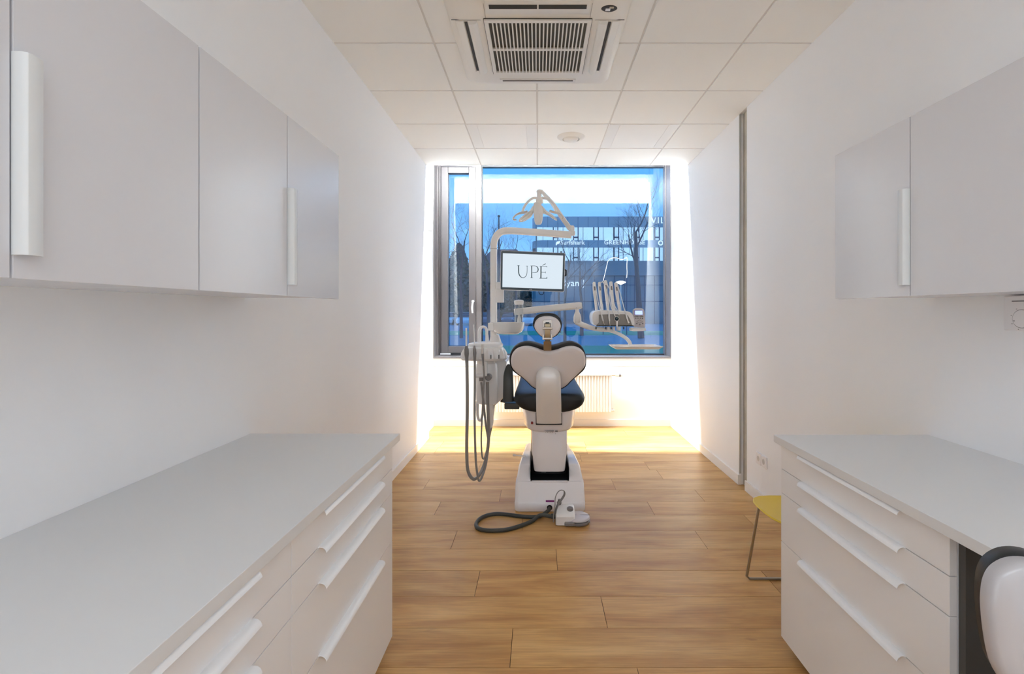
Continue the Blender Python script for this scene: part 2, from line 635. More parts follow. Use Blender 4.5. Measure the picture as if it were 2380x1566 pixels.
# walls
m = MB()
m.box(XL - .12, XL, -.2, 5.19, 0, SLAB + .3)
m.box(XL - .12, XL, YN, -1.8, 0, SLAB + .3)
m.box(XL - .12, XL, -1.8, -.2, 2.3, SLAB + .3)
m.box(XL - .7, XL - .12, -.2, -.1, 0, 2.4)  # unseen niche added here to recess the left fill lamp
m.box(XL - .7, XL - .12, -1.9, -1.8, 0, 2.4)
m.box(XL - .7, XL - .6, -1.8, -.2, 0, 2.4)
m.box(XL - .6, XL - .12, -1.8, -.2, 2.3, 2.4)
m.box(XL - .6, XL - .12, -1.8, -.2, -.02, 0)
m.box(XL2 - .12, XL2, 5.19, YG + .1, 0, SLAB + .3)
S('wall_left', m, M['wall'], smooth=False)
m = MB()
m.box(XR, XR + .12, -.2, 3.665, 0, SLAB + .3)
m.box(XR, XR + .12, YN, -1.8, 0, SLAB + .3)
m.box(XR, XR + .12, -1.8, -.2, 2.3, SLAB + .3)
m.box(XR + .12, XR + .7, -.2, -.1, 0, 2.4)  # matching niche, added for the right fill lamp
m.box(XR + .12, XR + .7, -1.9, -1.8, 0, 2.4)
m.box(XR + .6, XR + .7, -1.8, -.2, 0, 2.4)
m.box(XR + .12, XR + .6, -1.8, -.2, 2.3, 2.4)
m.box(XR + .12, XR + .6, -1.8, -.2, -.02, 0)
m.box(XR, XR + .12, 3.81, YG + .1, 0, SLAB + .3)
S('wall_right', m, M['wall'], smooth=False)
m = MB()
m.box(XR + .035, XR + .12, 3.665, 3.81, 0, SLAB + .3)
S('trim_1', m, M['concrete'], label='raw concrete pillar strip in the gap of the right wall', smooth=False)
m = MB()
m.box(XR + .0005, XR + .016, 3.802, 3.8095, 0.09, CEIL)
S('trim_2', m, M['alu'], label='metal edge profile beside the concrete pillar strip', smooth=False)
m = MB()
m.box(XL2, XR, YB, YG + .1, 0, 0.815)
S('wall_back', m, M['wall'], smooth=False)
m = MB()
m.box(XL - .12, XR + .12, YN - .1, YN, 0, SLAB)
S('wall_front', m, M['wall'], smooth=False)
m = MB()
m.box(XL, XR, -.62, -.50, CEIL - .20, CEIL)  # unseen beam added to keep the fill lamp out of the window reflection
S('trim_11', m, M['wall'], label='added ceiling bulkhead hiding the fill lamp behind the viewer', smooth=False)

# baseboards
BH, BT = 0.08, 0.012
def bboard(name, boxes):
    m = MB()
    for b in boxes:
        m.box(*b)
    S(name, m, M['base'], bevel=0.003)
bboard('baseboard_left', [(XL, XL + BT, 2.0, 5.19, 0, BH), (XL2, XL2 + BT, 5.19, YB, 0, BH)])
bboard('baseboard_right', [(XR - BT, XR, 2.0, 3.68, 0, BH), (XR - BT, XR + .016, 3.80, YB, 0, BH)])
bboard('baseboard_back', [(XL2 + BT, XR - BT, YB - BT, YB, 0, BH)])

# suspended ceiling
m = MB()
GX = [-1.205, -0.605, -0.005, 0.595, 1.195]
GYs = [4.594 - 0.6 * i for i in range(12)]
xs = [XL] + GX[1:] + [XR]
ys = sorted([y for y in GYs if y > YN] + [YN, YE])
g = 0.0065
openings = [(-.605, -.005, 3.994, 4.594), (.595, 1.195, 3.994, 4.594)]
ac = (-0.42, 0.42, 2.37, 3.20)
for i in range(len(xs) - 1):
    for j in range(len(ys) - 1):
        a0, a1, b0, b1 = xs[i], xs[i + 1], ys[j], ys[j + 1]
        ca, cb = (a0 + a1) / 2, (b0 + b1) / 2
        if any(o[0] < ca < o[1] and o[2] < cb < o[3] for o in openings):
            continue
        e0 = a0 + (g if i > 0 else 0); e1 = a1 - (g if i < len(xs) - 2 else 0)
        f0 = b0 + g; f1 = b1 - (g if j < len(ys) - 2 else 0)
        m.box(e0, e1, f0, f1, CEIL, CEIL + .012)
ce = S('ceiling', m, M['ceiling'], bevel=0.0012, seg=1)
m = MB()
m.box(XL, XR + .12, YN, YE, CEIL + .006, CEIL + .02)
S('trim_3', m, M['grid'], label='white ceiling grid between the tiles', smooth=False)
m = MB()
m.box(XL, XR, YE - .004, YE + .008, CEIL - .002, SLAB)
S('trim_4', m, M['base'], label='white fascia closing the ceiling edge at the light slot', smooth=False)
m = MB()
m.box(XL2, XR, YE, 5.36, SLAB - .02, SLAB + .1)
S('trim_5', m, M['wall'], label='white slab above the light slot', smooth=False)
m = MB()
m.box(XL2, XR, 5.36, YG + .1, SLAB + .14, SLAB + .2)
m.box(XL2, XR, 5.36, 5.37, SLAB - .02, SLAB + .2)
m.box(XL2, XR, YG + .04, YG + .1, 3.20, SLAB + .2)
S('trim_6', m, M['boxin'], label='dark blind box above the window', smooth=False)
# LED profile
m = MB()
m.box(XL2 + .02, XR - .02, 5.118, 5.140, 3.235, 3.262)
o = m.build('cove_light', M['led'], smooth=False)
tag(o, 'slim LED light strip in the ceiling slot before the window', 'light')

# ------------------------------------------------------------------ windows
def frame_rect(m, x0, x1, z0, z1, w, y0, y1, wb=None, wt=None):
    wb = w if wb is None else wb
    wt = w if wt is None else wt
    m.box(x0, x0 + w, y0, y1, z0, z1)
    m.box(x1 - w, x1, y0, y1, z0, z1)
    m.box(x0 + w, x1 - w, y0, y1, z0, z0 + wb)
    m.box(x0 + w, x1 - w, y0, y1, z1 - wt, z1)

ZT = 3.178
ZB = 0.836
win1 = thing('window_1', 'narrow left casement of the window with grey frame and white handle', None, (-.98, YG, ZB), kind='structure')
m = MB(); frame_rect(m, -1.24, -.775, ZB, ZT + .03, .035, 5.955, 6.05, wt=.03)
m.build('window_frame', M['frame'], win1, bevel=0.003)
m = MB(); frame_rect(m, -1.198, -.768, .862, ZT - .012, .086, 5.925, 5.99, wb=.085, wt=.075)
m.build('sash', M['frame'], win1, bevel=0.006)
m = MB(); frame_rect(m, -1.115, -.85, .945, 3.095, .006, 5.985, 5.999)
m.build('gasket', M['gasket'], win1, smooth=False)
m = MB(); m.box(-1.12, -.845, 6.0, 6.008, .94, 3.10)
m.build('pane', M['glass'], win1, smooth=False)
m = MB()
hp = W(1099.5, 700, 5.90)
m.lathe([(.001, -.03), (.016, -.03), (.017, -.004), (.013, .03)], (hp.x, 5.905, hp.z), axis='y', n=20)
m.rbar(cr([(hp.x + .004, 5.885, hp.z + .012), (hp.x - .002, 5.878, hp.z - .02), (hp.x - .008, 5.876, hp.z - .08), (hp.x - .004, 5.88, hp.z - .145)], 5), [.010, .012, .012, .010], [.008, .009, .009, .008], up=(1, 0, 0), e=3)
m.build('handle', M['handle'], win1)
m = MB(); m.box(-1.205, -1.077, 5.912, 5.92, .846, .862)
m.build('label_strip', M['handle'], win1, smooth=False)
m = MB(); m.box(-1.20, -.77, 5.915, 5.95, .838, .858)
m.build('gasket', M['gasket'], win1, smooth=False)

win2 = thing('window_2', 'large fixed window pane facing the street and offices', None, (.42, YG, ZB), kind='structure')
m = MB(); m.box(-.775, -.700, 5.94, 6.05, ZB, ZT + .1)
m.build('mullion', M['frame_l'], win2, bevel=0.004)
m = MB(); frame_rect(m, -.700, 1.592, ZB + .002, ZT + .02, .008, 5.975, 6.05, wb=.01, wt=.014)
m.build('gasket', M['gasket'], win2, smooth=False)
m = MB(); m.box(-.692, 1.584, 6.0, 6.008, ZB + .01, ZT + .01)
m.build('pane', M['glass'], win2, smooth=False)

m = MB()
m.box(XL2 + .0, XL2 + .014, 5.745, 6.04, ZB, 3.3)
m.box(XL2 + .014, XL2 + .026, 5.90, 6.04, ZB, 3.3)
S('trim_7', m, M['frame_l'], label='grey metal reveal on the left side of the window', bevel=0.002)
m = MB()
m.box(XR - .012, XR - .0, 5.745, 6.04, ZB, 3.3)
m.box(XR - .022, XR - .012, 5.94, 6.04, ZB, 3.3)
S('trim_8', m, M['frame_l'], label='grey metal reveal on the right side of the window', bevel=0.002)
m = MB()
m.box(XL2, XR, 5.747, 6.04, .815, ZB)
S('trim_9', m, M['frame_l'], label='grey metal window sill', bevel=0.003)
m = MB()
m.box(XL2, XR, 5.756, YB, .72, .8149)  # slight relief shaped in where the sill's shadow falls
S('trim_10', m, M['wall'], label='thin raised band standing in for the shadow under the window sill', bevel=0.003)
# screws at the foot of the reveals
for px, py in ((1010.5, 811), (1014, 824), (1010.5, 819)):
    pass

# ------------------------------------------------------------------ radiator
r_x0, r_x1, r_y, r_z0, r_z1 = -.50, .865, 5.64, .195, .64
rad = thing('radiator', 'white ribbed panel radiator under the window', 'radiator', ((r_x0 + r_x1) / 2, r_y, 0.2))
m = MB()
nr = 40
prof = []
for i in range(nr):
    a = r_x0 + (r_x1 - r_x0) * i / nr
    w = (r_x1 - r_x0) / nr
    prof += [(a + w * .1, r_y), (a + w * .35, r_y - .012), (a + w * .65, r_y - .012), (a + w * .9, r_y)]
pts = prof + [(r_x1, r_y + .006), (r_x0, r_y + .006)]
A = [m.bm.verts.new((p[0], p[1], r_z0)) for p in prof]
B = [m.bm.verts.new((p[0], p[1], r_z1 - .02)) for p in prof]
for i in range(len(prof) - 1):
    m.bm.faces.new((A[i], A[i + 1], B[i + 1], B[i]))
m.box(r_x0, r_x1, r_y + .002, r_y + .012, r_z0 - .004, r_z1 - .016)
m.build('front_panel', M['rad'], rad, smooth=False)
m = MB()
m.box(r_x0 - .004, r_x1 + .004, r_y - .016, r_y + .075, r_z1 - .018, r_z1)
m.build('top_grille', M['rad'], rad, bevel=0.003)
m = MB()
m.box(r_x0, r_x1, r_y + .06, r_y + .075, r_z0, r_z1 - .02)
m.box(r_x0 - .004, r_x0 + .002, r_y, r_y + .075, r_z0, r_z1)
m.box(r_x1 - .002, r_x1 + .004, r_y, r_y + .075, r_z0, r_z1)
m.build('casing', M['rad'], rad, smooth=False)
for bx in (r_x0 + .2, r_x1 - .2):
    m = MB()
    m.box(bx - .02, bx + .02, r_y + .07, YB, .3, .55)
    m.build('wall_bracket', M['rad'], rad, smooth=False)
m = MB()
m.tube([(r_x1, r_y + .035, .625), (r_x1 + .05, r_y + .035, .625)], .012)
m.tube([(r_x1 + .03, r_y + .035, .625), (r_x1 + .03, YB, .625)], .009)
m.build('valve', M['satin'], rad)
m = MB()
m.tube([(r_x1, r_y + .035, .205), (r_x1 + .04, r_y + .035, .205)], .010)
m.tube([(r_x1 + .03, r_y + .035, .205), (r_x1 + .03, YB, .205)], .009)
m.build('valve', M['satin'], rad)
m = MB()
m.lathe([(.001, .05), (.016, .05), (.020, .065), (.020, .13), (.014, .14), (.001, .141)], (r_x1, r_y + .035, .625), axis='x', n=20)
m.build('thermostat_head', M['rad'], rad)
m = MB()
m.lathe([(.001, .095), (.0212, .095), (.0212, .118), (.001, .118)], (r_x1, r_y + .035, .625), axis='x', n=20)
m.build('dial_ring', M['midgrey'], rad)

# ------------------------------------------------------------------ sockets and wall boxes
def socket(label, y, z, n=2, s=.08, wellmat=None):
    t = thing('wall_socket', label, 'socket', (XR, y, z))
    for i in range(n):
        yy = y + (i - (n - 1) / 2) * s
        m = MB(); m.box(XR - .010, XR, yy - s / 2 + .001, yy + s / 2 - .001, z - s / 2, z + s / 2)
        p = m.build('face_plate', M['socket'], t, bevel=0.003)
        m = MB(); m.lathe([(.0195, -.0105), (.0195, -.0108), (.001, -.0109)], (XR, yy, z), axis='x', n=24)
        m.build('socket_well', M['sockin'], p)
    return t
socket('white double power socket low on the wall beside the yellow chair', 3.415, .315)
t = thing('wall_socket', 'small white double socket on the bright wall right of the window', 'socket', (XR, 5.16, 1.05))
for i in range(2):
    yy = 5.16 + (i - .5) * .08
    m = MB(); m.box(XR - .010, XR, yy - .039, yy + .039, 1.012, 1.092)
    p = m.build('face_plate', M['socket'], t, bevel=0.003)
    m = MB(); m.box(XR - .011, XR - .0102, yy - .012, yy + .012, 1.045, 1.068)
    m.build('socket_well', M['sockin'], p)

t = thing('wall_sensor', 'small white sensor box high on the wall left of the window', 'sensor', (XL2, 5.42, 2.30))
m = MB(); m.box(XL2, XL2 + .062, 5.395, 5.45, 2.288, 2.388)
p = m.build('housing', M['sensor'], t, bevel=0.006)
m = MB(); m.box(XL2 + .033, XL2 + .037, 5.392, 5.396, 2.318, 2.352)
m.build('indicator', M['sockin'], p, smooth=False)

# box with a dial under the right wall cabinet
t = thing('wall_dial_box', 'white box with round dial on the wall under the right cabinet', 'dial box', (XR, 1.56, 1.31))
m = MB(); m.box(XR - .03, XR, 1.50, 1.615, 1.31, 1.425)
m.build('housing', M['socket'], t, bevel=0.004)
m = MB(); m.lathe([(.001, -.033), (.028, -.033), (.030, -.0295)], (XR, 1.553, 1.349), axis='x', n=32)
m.build('dial', M['socket'], t)
m = MB(); m.box(XR - .0315, XR - .0302, 1.53, 1.585, 1.405, 1.4085)
for a in range(8):
    an = a * pi / 4 + .3
    cy, cz = 1.553 + cos(an) * .036, 1.349 + sin(an) * .036
    m.box(XR - .0315, XR - .0302, cy - .001, cy + .001, cz - .001, cz + .001)
m.lathe([(.0305, -.0300), (.0305, -.0312), (.0290, -.0312)], (XR, 1.553, 1.349), axis='x', n=32)
m.sphere((XR - .034, 1.575, 1.342), .0022, 8, 6)
m.build('markings', M['midgrey'], t, smooth=False)

# ------------------------------------------------------------------ air conditioner
acx, acy = 0.0, 2.785
AC = thing('air_conditioner', 'white ceiling cassette air conditioner with black slotted grille', 'air conditioner', (acx, acy, CEIL - .06))
def rrect(hw, hd, r, n=6, cx=0, cy=0):
    pts = []
    for sx, sy, a0 in ((1, 1, 0), (-1, 1, pi / 2), (-1, -1, pi), (1, -1, 3 * pi / 2)):
        for k in range(n + 1):
            a = a0 + pi / 2 * k / n
            pts.append((cx + sx * (hw - r) + r * cos(a), cy + sy * (hd - r) + r * sin(a)))
    return pts
m = MB()
rings = []
for hw, r, z in ((.475, .07, 0.0), (.472, .07, -.008), (.462, .065, -.018), (.435, .055, -.028), (.41, .05, -.034)):
    rings.append([(x, y, CEIL + z) for x, y in rrect(hw, hw, r, 6, acx, acy)])
m.loft(rings)
m.build('panel', M['acw'], AC, sharp=60)
# intake grille: frame with slots
gz = CEIL - .046
gx, gy = .283, .283
m = MB()
m.box(-gx, gx, acy - gy, acy + gy, CEIL - .0345, CEIL - .034)
m.build('filter', M['filter'], AC, smooth=False)
m = MB()
bw = .020
m.box(-gx, gx, acy - gy, acy - gy + .022, gz, CEIL - .034)
m.box(-gx, gx, acy + gy - .024, acy + gy, gz, CEIL - .034)
m.box(-gx, -gx + .022, acy - gy + .022, acy + gy - .024, gz, CEIL - .034)
m.box(gx - .022, gx, acy - gy + .022, acy + gy - .024, gz, CEIL - .034)
m.box(-gx + .022, gx - .022, acy - .010, acy + .010, gz + .001, CEIL - .034)
ns = 25
sp = (2 * gx - .044) / ns
for i in range(1, ns):
    x = -gx + .022 + sp * i
    m.box(x - .0038, x + .0038, acy - gy + .022, acy + gy - .024, gz, CEIL - .034)
m.build('grille', M['acw'], AC, bevel=0.0012, seg=1)
m = MB()
frame_l = .0022
m.box(-gx - frame_l, -gx, acy - gy, acy + gy, gz + .002, CEIL - .034)
m.box(gx, gx + frame_l, acy - gy, acy + gy, gz + .002, CEIL - .034)
m.box(-gx, gx, acy - gy - .0008, acy - gy, CEIL - .038, CEIL - .034)
m.build('grille_seam', M['acdark'], AC, smooth=False)
# side louvres
for s in (-1, 1):
    m = MB()
    secs = []
    for (xx, zz) in ((.318, -.034), (.330, -.050), (.350, -.056), (.366, -.052), (.372, -.036), (.368, -.030), (.32, -.030)):
        secs.append((s * xx, CEIL + zz))
    m.prism(secs, 'y', acy - .262, acy + .268)
    m.build('louvre', M['acw'], AC, bevel=0.002)
    m = MB()
    m.prism([(s * .373, CEIL - .033), (s * .388, CEIL - .0345), (s * .388, CEIL - .036), (s * .373, CEIL - .036)], 'y', acy - .255, acy + .255)
    m.build('air_slot', M['acdark'], AC, smooth=False)
    m = MB()
    m.prism([(s * .389, CEIL - .030), (s * .392, CEIL - .042), (s * .435, CEIL - .034), (s * .438, CEIL - .024)], 'y', acy - .262, acy + .262)
    m.build('louvre', M['acw'], AC, bevel=0.002)
# near and far louvres
m = MB()
m.prism([(2.32, CEIL - .024), (2.335, CEIL - .030), (2.345, CEIL - .045), (2.425, CEIL - .058), (2.432, CEIL - .054), (2.42, CEIL - .030)], 'x', -.262, .262)
m.build('louvre', M['acw'], AC, bevel=0.002)
m = MB()
m.prism([(2.368, CEIL - .0465), (2.392, CEIL - .0505), (2.392, CEIL - .055), (2.368, CEIL - .051)], 'x', -.243, -.004)
m.prism([(2.368, CEIL - .0465), (2.392, CEIL - .0505), (2.392, CEIL - .055), (2.368, CEIL - .051)], 'x', .004, .243)
m.build('air_slot', M['acdark'], AC, smooth=False)
m = MB()
m.prism([(3.15, CEIL - .038), (3.215, CEIL - .032), (3.235, CEIL - .020), (3.15, CEIL - .026)], 'x', -.25, .25)
m.build('louvre', M['acw'], AC, bevel=0.002)
m = MB()
m.prism([(3.166, CEIL - .0372), (3.174, CEIL - .0365), (3.174, CEIL - .039), (3.166, CEIL - .0395)], 'x', -.232, .232)
m.build('air_slot', M['filter'], AC, smooth=False)
# seams of the corner covers
for s in (-1, 1):
    m = MB()
    m.box(min(s * .30, s * .455), max(s * .30, s * .455), acy - .270, acy - .2685, CEIL - .0352, CEIL - .030)
    m.box(s * .272 - .0007, s * .272 + .0007, 2.38, 2.50, CEIL - .0352, CEIL - .030)
    m.build('seam', M['midgrey'], AC, smooth=False)
# corner window with parts showing
p0 = W(1416, 15, 2.42)
m = MB()
m.lathe([(.001, -.036), (.030, -.036), (.033, -.0335)], (p0.x, p0.y, CEIL), n=28, sx=1.25, sy=.85)
badge = m.build('corner_opening', M['acdark'], AC)
m = MB()
m.box(p0.x - .018, p0.x + .006, p0.y - .004, p0.y + .016, CEIL - .0375, CEIL - .0362)
m.build('bracket', M['satin'], badge, smooth=False)
m = MB()
m.box(p0.x + .000, p0.x + .022, p0.y - .018, p0.y - .004, CEIL - .0375, CEIL - .0362)
m.build('copper_part', M['champ'], badge, smooth=False)

# ------------------------------------------------------------------ luminaires and valve
def luminaire(x0, x1, label):
    t = thing('ceiling_luminaire', label, 'ceiling light', ((x0 + x1) / 2, 4.294, CEIL), 'unlit ceiling luminaires')
    m = MB()
    m.box(x0 + .004, x1 - .004, 3.999, 4.589, CEIL + .003, CEIL + .02)
    m.build('housing', M['lum'], t, smooth=False)
    m = MB()
    xa, xb = x0 + .095, x1 - .095
    m.box(xa, xb, 4.005, 4.583, CEIL - .001, CEIL + .004)
    m.build('reflector', M['lum'], t, bevel=0.002)
    for a, b_ in ((x0 + .008, xa - .002), (xb + .002, x1 - .008)):
        m = MB()
        m.box(a, b_, 4.005, 4.575, CEIL + .000, CEIL + .003)
        m.build('diffuser', M['lum_wing'], t, bevel=0.001)
    return t
luminaire(-.605, -.005, 'unlit white square ceiling luminaire left of the round air valve')
luminaire(.595, 1.195, 'unlit white square ceiling luminaire right of the round air valve')
vc = Vector((.297, 4.29, CEIL))
t = thing('air_valve', 'round white ventilation valve in a ceiling tile', 'air valve', vc)
m = MB()
m.lathe([(.124, 0), (.120, -.004), (.098, -.010), (.080, -.022), (.076, -.022), (.074, -.004)], vc, n=48)
m.build('ring', M['acw'], t, sharp=50)
m = MB()
m.lathe([(.02, -.004), (.066, -.014), (.068, -.020), (.060, -.030), (.001, -.034)], vc, n=48)
m.build('cone', M['acw'], t, sharp=50)

# ================================================================== CABINETS
def edge_pull(m, side, kind, a, b_, p, q, up=0):
    pass

Zd = [EYE - .532, EYE - .636, EYE - .733, EYE - .929, EYE - 1.319]

def drawer_handle(parent, sx, xf, zt, y0, y1):
    """curved strip pull hung over the top edge of a drawer front; sx = +1 when the front faces +x"""
    prof = [(-.002, -.004), (-.002, .0035), (.006, .0042), (.013, .003), (.019, -.001), (.022, -.006), (.0235, -.0115),
            (.0218, -.012), (.0205, -.0068), (.0178, -.0028), (.0125, .0008), (.006, .002), (.0005, .0008), (.0005, -.004)]
    m = MB()
    m.prism([(xf + sx * p[0], zt + p[1]) for p in prof], 'y', y0, y1)
    return m.build('handle', M['handle'], parent, bevel=0.0008, seg=2)

def drawer_unit(name, label, sx, xf, xw, y0, y1, hy0, hy1, group):
    t = thing(name, label, 'cabinet', ((xf + xw) / 2, (y0 + y1) / 2, 0), group)
    th = .018
    xi = xf - sx * th
    m = MB()
    m.box(min(xi - sx * .002, xw), max(xi - sx * .002, xw), y0 + .001, y1 - .001, Zd[4] + .002, EYE - .5315)
    m.build('carcass', M['lam'], t, smooth=False)
    m = MB()
    xk = xf - sx * .06
    m.box(min(xk, xw), max(xk, xw), y0 + .02, y1 - .02, 0, Zd[4] + .002)
    m.build('plinth', M['midgrey'], t, smooth=False)
    for i in range(4):
        zt, zb = Zd[i] - (.001 if i else .004), Zd[i + 1] + .0012
        m = MB()
        m.box(min(xi, xf), max(xi, xf), y0 + .0012, y1 - .0012, zb, zt)
        d = m.build('drawer', M['lam'], t, bevel=0.0008, seg=1)
        drawer_handle(d, sx, xf, zt, hy0, hy1)
    return t

XFL, XFR = -.592, .99
GRL = 'white four drawer units under the worktops'
drawer_unit('drawer_cabinet', 'white four-drawer base cabinet at the far end of the left worktop', 1, XFL, XL + .003, 1.15, 1.95, 1.29, 1.79, GRL)
drawer_unit('drawer_cabinet', 'white drawer cabinet under the left worktop, nearest the viewer', 1, XFL, XL + .003, .35, 1.15, .50, .99, GRL)
dr = drawer_unit('drawer_cabinet', 'white four-drawer base cabinet under the right worktop', -1, XFR, XR - .003, 1.15, 1.95, 1.29, 1.79, GRL)
m = MB()
m.box(XFR + .02, XR - .001, 1.130, 1.1490, .045, EYE - .532)
m.build('side_panel', M['dkpanel'], dr, smooth=False)

def worktop(label, x0, x1, y0, y1):
    m = MB()
    m.box(x0, x1, y0, y1, EYE - .531, EYE - .5023)
    o = m.build('worktop', M['top'], bevel=0.0015)
    tag(o, label, 'worktop')
    return o
worktop('long light grey worktop along the left wall', XL, -.570, .25, 1.982)
worktop('light grey worktop along the right wall running over the knee space', .966, XR, .25, 1.962)
# gable carrying the near end of the right worktop
m = MB()
m.box(.99, XR, .26, .279, 0, EYE - .531)
o = m.build('worktop_gable', M['dkpanel'], smooth=False)
tag(o, 'grey gable panel carrying the near end of the right worktop', 'panel')

# wall cabinets
def door_handle(parent, sx, xf, yj, z0, z1):
    """curved vertical pull on the edge of the door at y >= yj"""
    prof = [(-.002, -.001), (.004, -.002), (.016, -.0015), (.0215, .003), (.0225, .012), (.020, .023), (.0165, .031),
            (.0145, .0305), (.018, .022), (.020, .012), (.019, .0055), (.014, .002), (.004, .0012), (-.002, .0012)]
    m = MB()
    m.prism([(xf + sx * p[0], yj + p[1]) for p in prof], 'z', z0, z1)
    return m.build('handle', M['handle_al'], parent, bevel=0.0025, seg=2)

def wall_unit(label, sx, xf, xw, ys3, group, handle_at=True):
    y0, yj, y1 = ys3
    zb, zt = EYE + .052, EYE + .636
    t = thing('wall_cabinet', label, 'cabinet', ((xf + xw) / 2, (y0 + y1) / 2, zb), group)
    th = .018
    xi = xf - sx * th
    m = MB()
    m.box(min(xi - sx * .002, xw), max(xi - sx * .002, xw), y0 + .0005, y1 - .0005, zb + .006, zt)
    m.build('carcass', M['uplam'], t, bevel=0.0006, seg=1)
    for a, b_, hd in ((y0, yj, False), (yj, y1, True)):
        m = MB()
        m.box(min(xi, xf), max(xi, xf), a + .002, b_ - .002, zb, zt)
        d = m.build('door', M['uplam'], t, bevel=0.0008, seg=1)
        if hd:
            door_handle(d, sx, xf, yj + .0012, EYE + .088, EYE + .402)
    return t
GRW = 'white two door wall cabinets'
wall_unit('white wall cabinet at the far end above the left worktop', 1, -.81, XL, (1.146, 1.549, 1.95), GRW)
wall_unit('white wall cabinet above the left worktop, nearest the viewer', 1, -.81, XL, (.34, .737, 1.1455), GRW)
wall_unit('white wall cabinet above the right worktop', -1, 1.21, XR, (1.155, 1.557, 1.95), GRW)

# ================================================================== YELLOW CHAIR
yc = thing('side_chair', 'yellow shell chair with thin metal sled legs behind the right cabinet', 'chair', (1.27, 2.21, 0))
rings = []
def seat_ring(hx0, hx1, hy, cx, cy, z, n=28):
    pts = []
    for k in range(n):
        a = 2 * pi * k / n
        c, s_ = cos(a), sin(a)
        hx = hx1 if c > 0 else hx0
        e = 3.2
        rr = (abs(c) ** e + abs(s_) ** e) ** (-1 / e)
        x = cx + hx * c * rr
        y = cy + hy * s_ * rr
        zz = z + .012 * (abs(x - cx) / .22) ** 2 * (1 if c < 0 else 2.0) - .012
        pts.append((x, y, zz))
    return pts
m = MB()
cx, cy = 1.26, 2.185
m.dome(seat_ring(.245, .20, .195, cx, cy, .462), [(.02, -.010), (.5, -.010), (.9, -.004), (.985, .000), (1.0, .004), (.985, .010), (.9, .004), (.5, -.004), (.02, -.004)], (0, 0, 1))
m.build('seat', M['yellow'], yc, sharp=70)
m = MB()
bk = []
rows = [(1.425, .455, .18), (1.462, .50, .19), (1.485, .58, .20), (1.50, .66, .20), (1.51, .74, .17), (1.513, .765, .12)]
fr, bkk = [], []
R1 = []
for x, z, hw in rows:
    row = []
    for k in range(9):
        s_ = -1 + 2 * k / 8
        row.append((x - .05 * s_ * s_ * (1 if z > .5 else .3), cy + hw * s_, z))
    R1.append(row)
vf = [[m.bm.verts.new(p) for p in r] for r in R1]
vb = [[m.bm.verts.new((p[0] + .009, p[1], p[2])) for p in r] for r in R1]
for a in range(len(rows) - 1):
    for b_ in range(8):
        m.bm.faces.new((vf[a][b_], vf[a][b_ + 1], vf[a + 1][b_ + 1], vf[a + 1][b_]))
        m.bm.faces.new((vb[a][b_], vb[a + 1][b_], vb[a + 1][b_ + 1], vb[a][b_ + 1]))
    m.bm.faces.new((vf[a][0], vf[a + 1][0], vb[a + 1][0], vb[a][0]))
    m.bm.faces.new((vf[a][8], vb[a][8], vb[a + 1][8], vf[a + 1][8]))
for b_ in range(8):
    m.bm.faces.new((vf[0][b_], vb[0][b_], vb[0][b_ + 1], vf[0][b_ + 1]))
    m.bm.faces.new((vf[-1][b_], vf[-1][b_ + 1], vb[-1][b_ + 1], vb[-1][b_]))
m.build('backrest', M['yellow'], yc, sharp=70)
for yy, ytop in ((2.45, 2.36), (1.985, 2.03)):
    fx = 1.066
    m = MB()
    path = [(1.10, ytop, .436), (1.095, ytop + (yy - ytop) * .1, .415), (fx + .003, yy, .02), (fx + .018, yy, .0075), (1.43, yy, .0075), (1.447, yy, .02), (1.40, ytop + (yy - ytop) * .1, .41), (1.385, ytop, .436)]
    m.tube(path, .0065, n=10)
    m.build('leg', M['steel'], yc, sharp=60)
m = MB()
m.tube([(1.10, 2.03, .436), (1.10, 2.36, .436)], .006, n=10)
m.build('seat_frame', M['steel'], yc)
m = MB()
m.tube([(1.385, 2.03, .436), (1.385, 2.36, .436)], .006, n=10)
m.build('seat_frame', M['steel'], yc)

# ================================================================== DENTAL CHAIR
CX = .0835
dc = thing('dental_chair', 'white dental chair with black cushions seen from behind', 'dental chair', (CX, 3.7, 0))

# base
m = MB()
def base_ring(z, y0, y1, hw0, hw1, r=.03):
    pts = []
    P = [(-hw0, y0), (hw0, y0), (hw1, y1), (-hw1, y1)]
    n = 5
    for i, (x, y) in enumerate(P):
        cxx = x + (r if x < 0 else -r)
        cyy = y + (r if i < 2 else -r)
        a0 = [pi, 1.5 * pi, 0, .5 * pi][i]
        for k in range(n + 1):
            a = a0 + pi / 2 * k / n
            pts.append((CX + cxx + r * cos(a), cyy + r * sin(a), z))
    return pts
m.loft([base_ring(0.002, 3.285, 4.35, .240, .20), base_ring(.012, 3.28, 4.36, .2435, .203), base_ring(.058, 3.28, 4.36, .2445, .203),
        base_ring(.068, 3.288, 4.355, .2425, .202), base_ring(.170, 3.330, 4.32, .2400, .195), base_ring(.186, 3.345, 4.31, .2375, .19)])
b0 = m.build('base', M['plas'], dc, sharp=40)
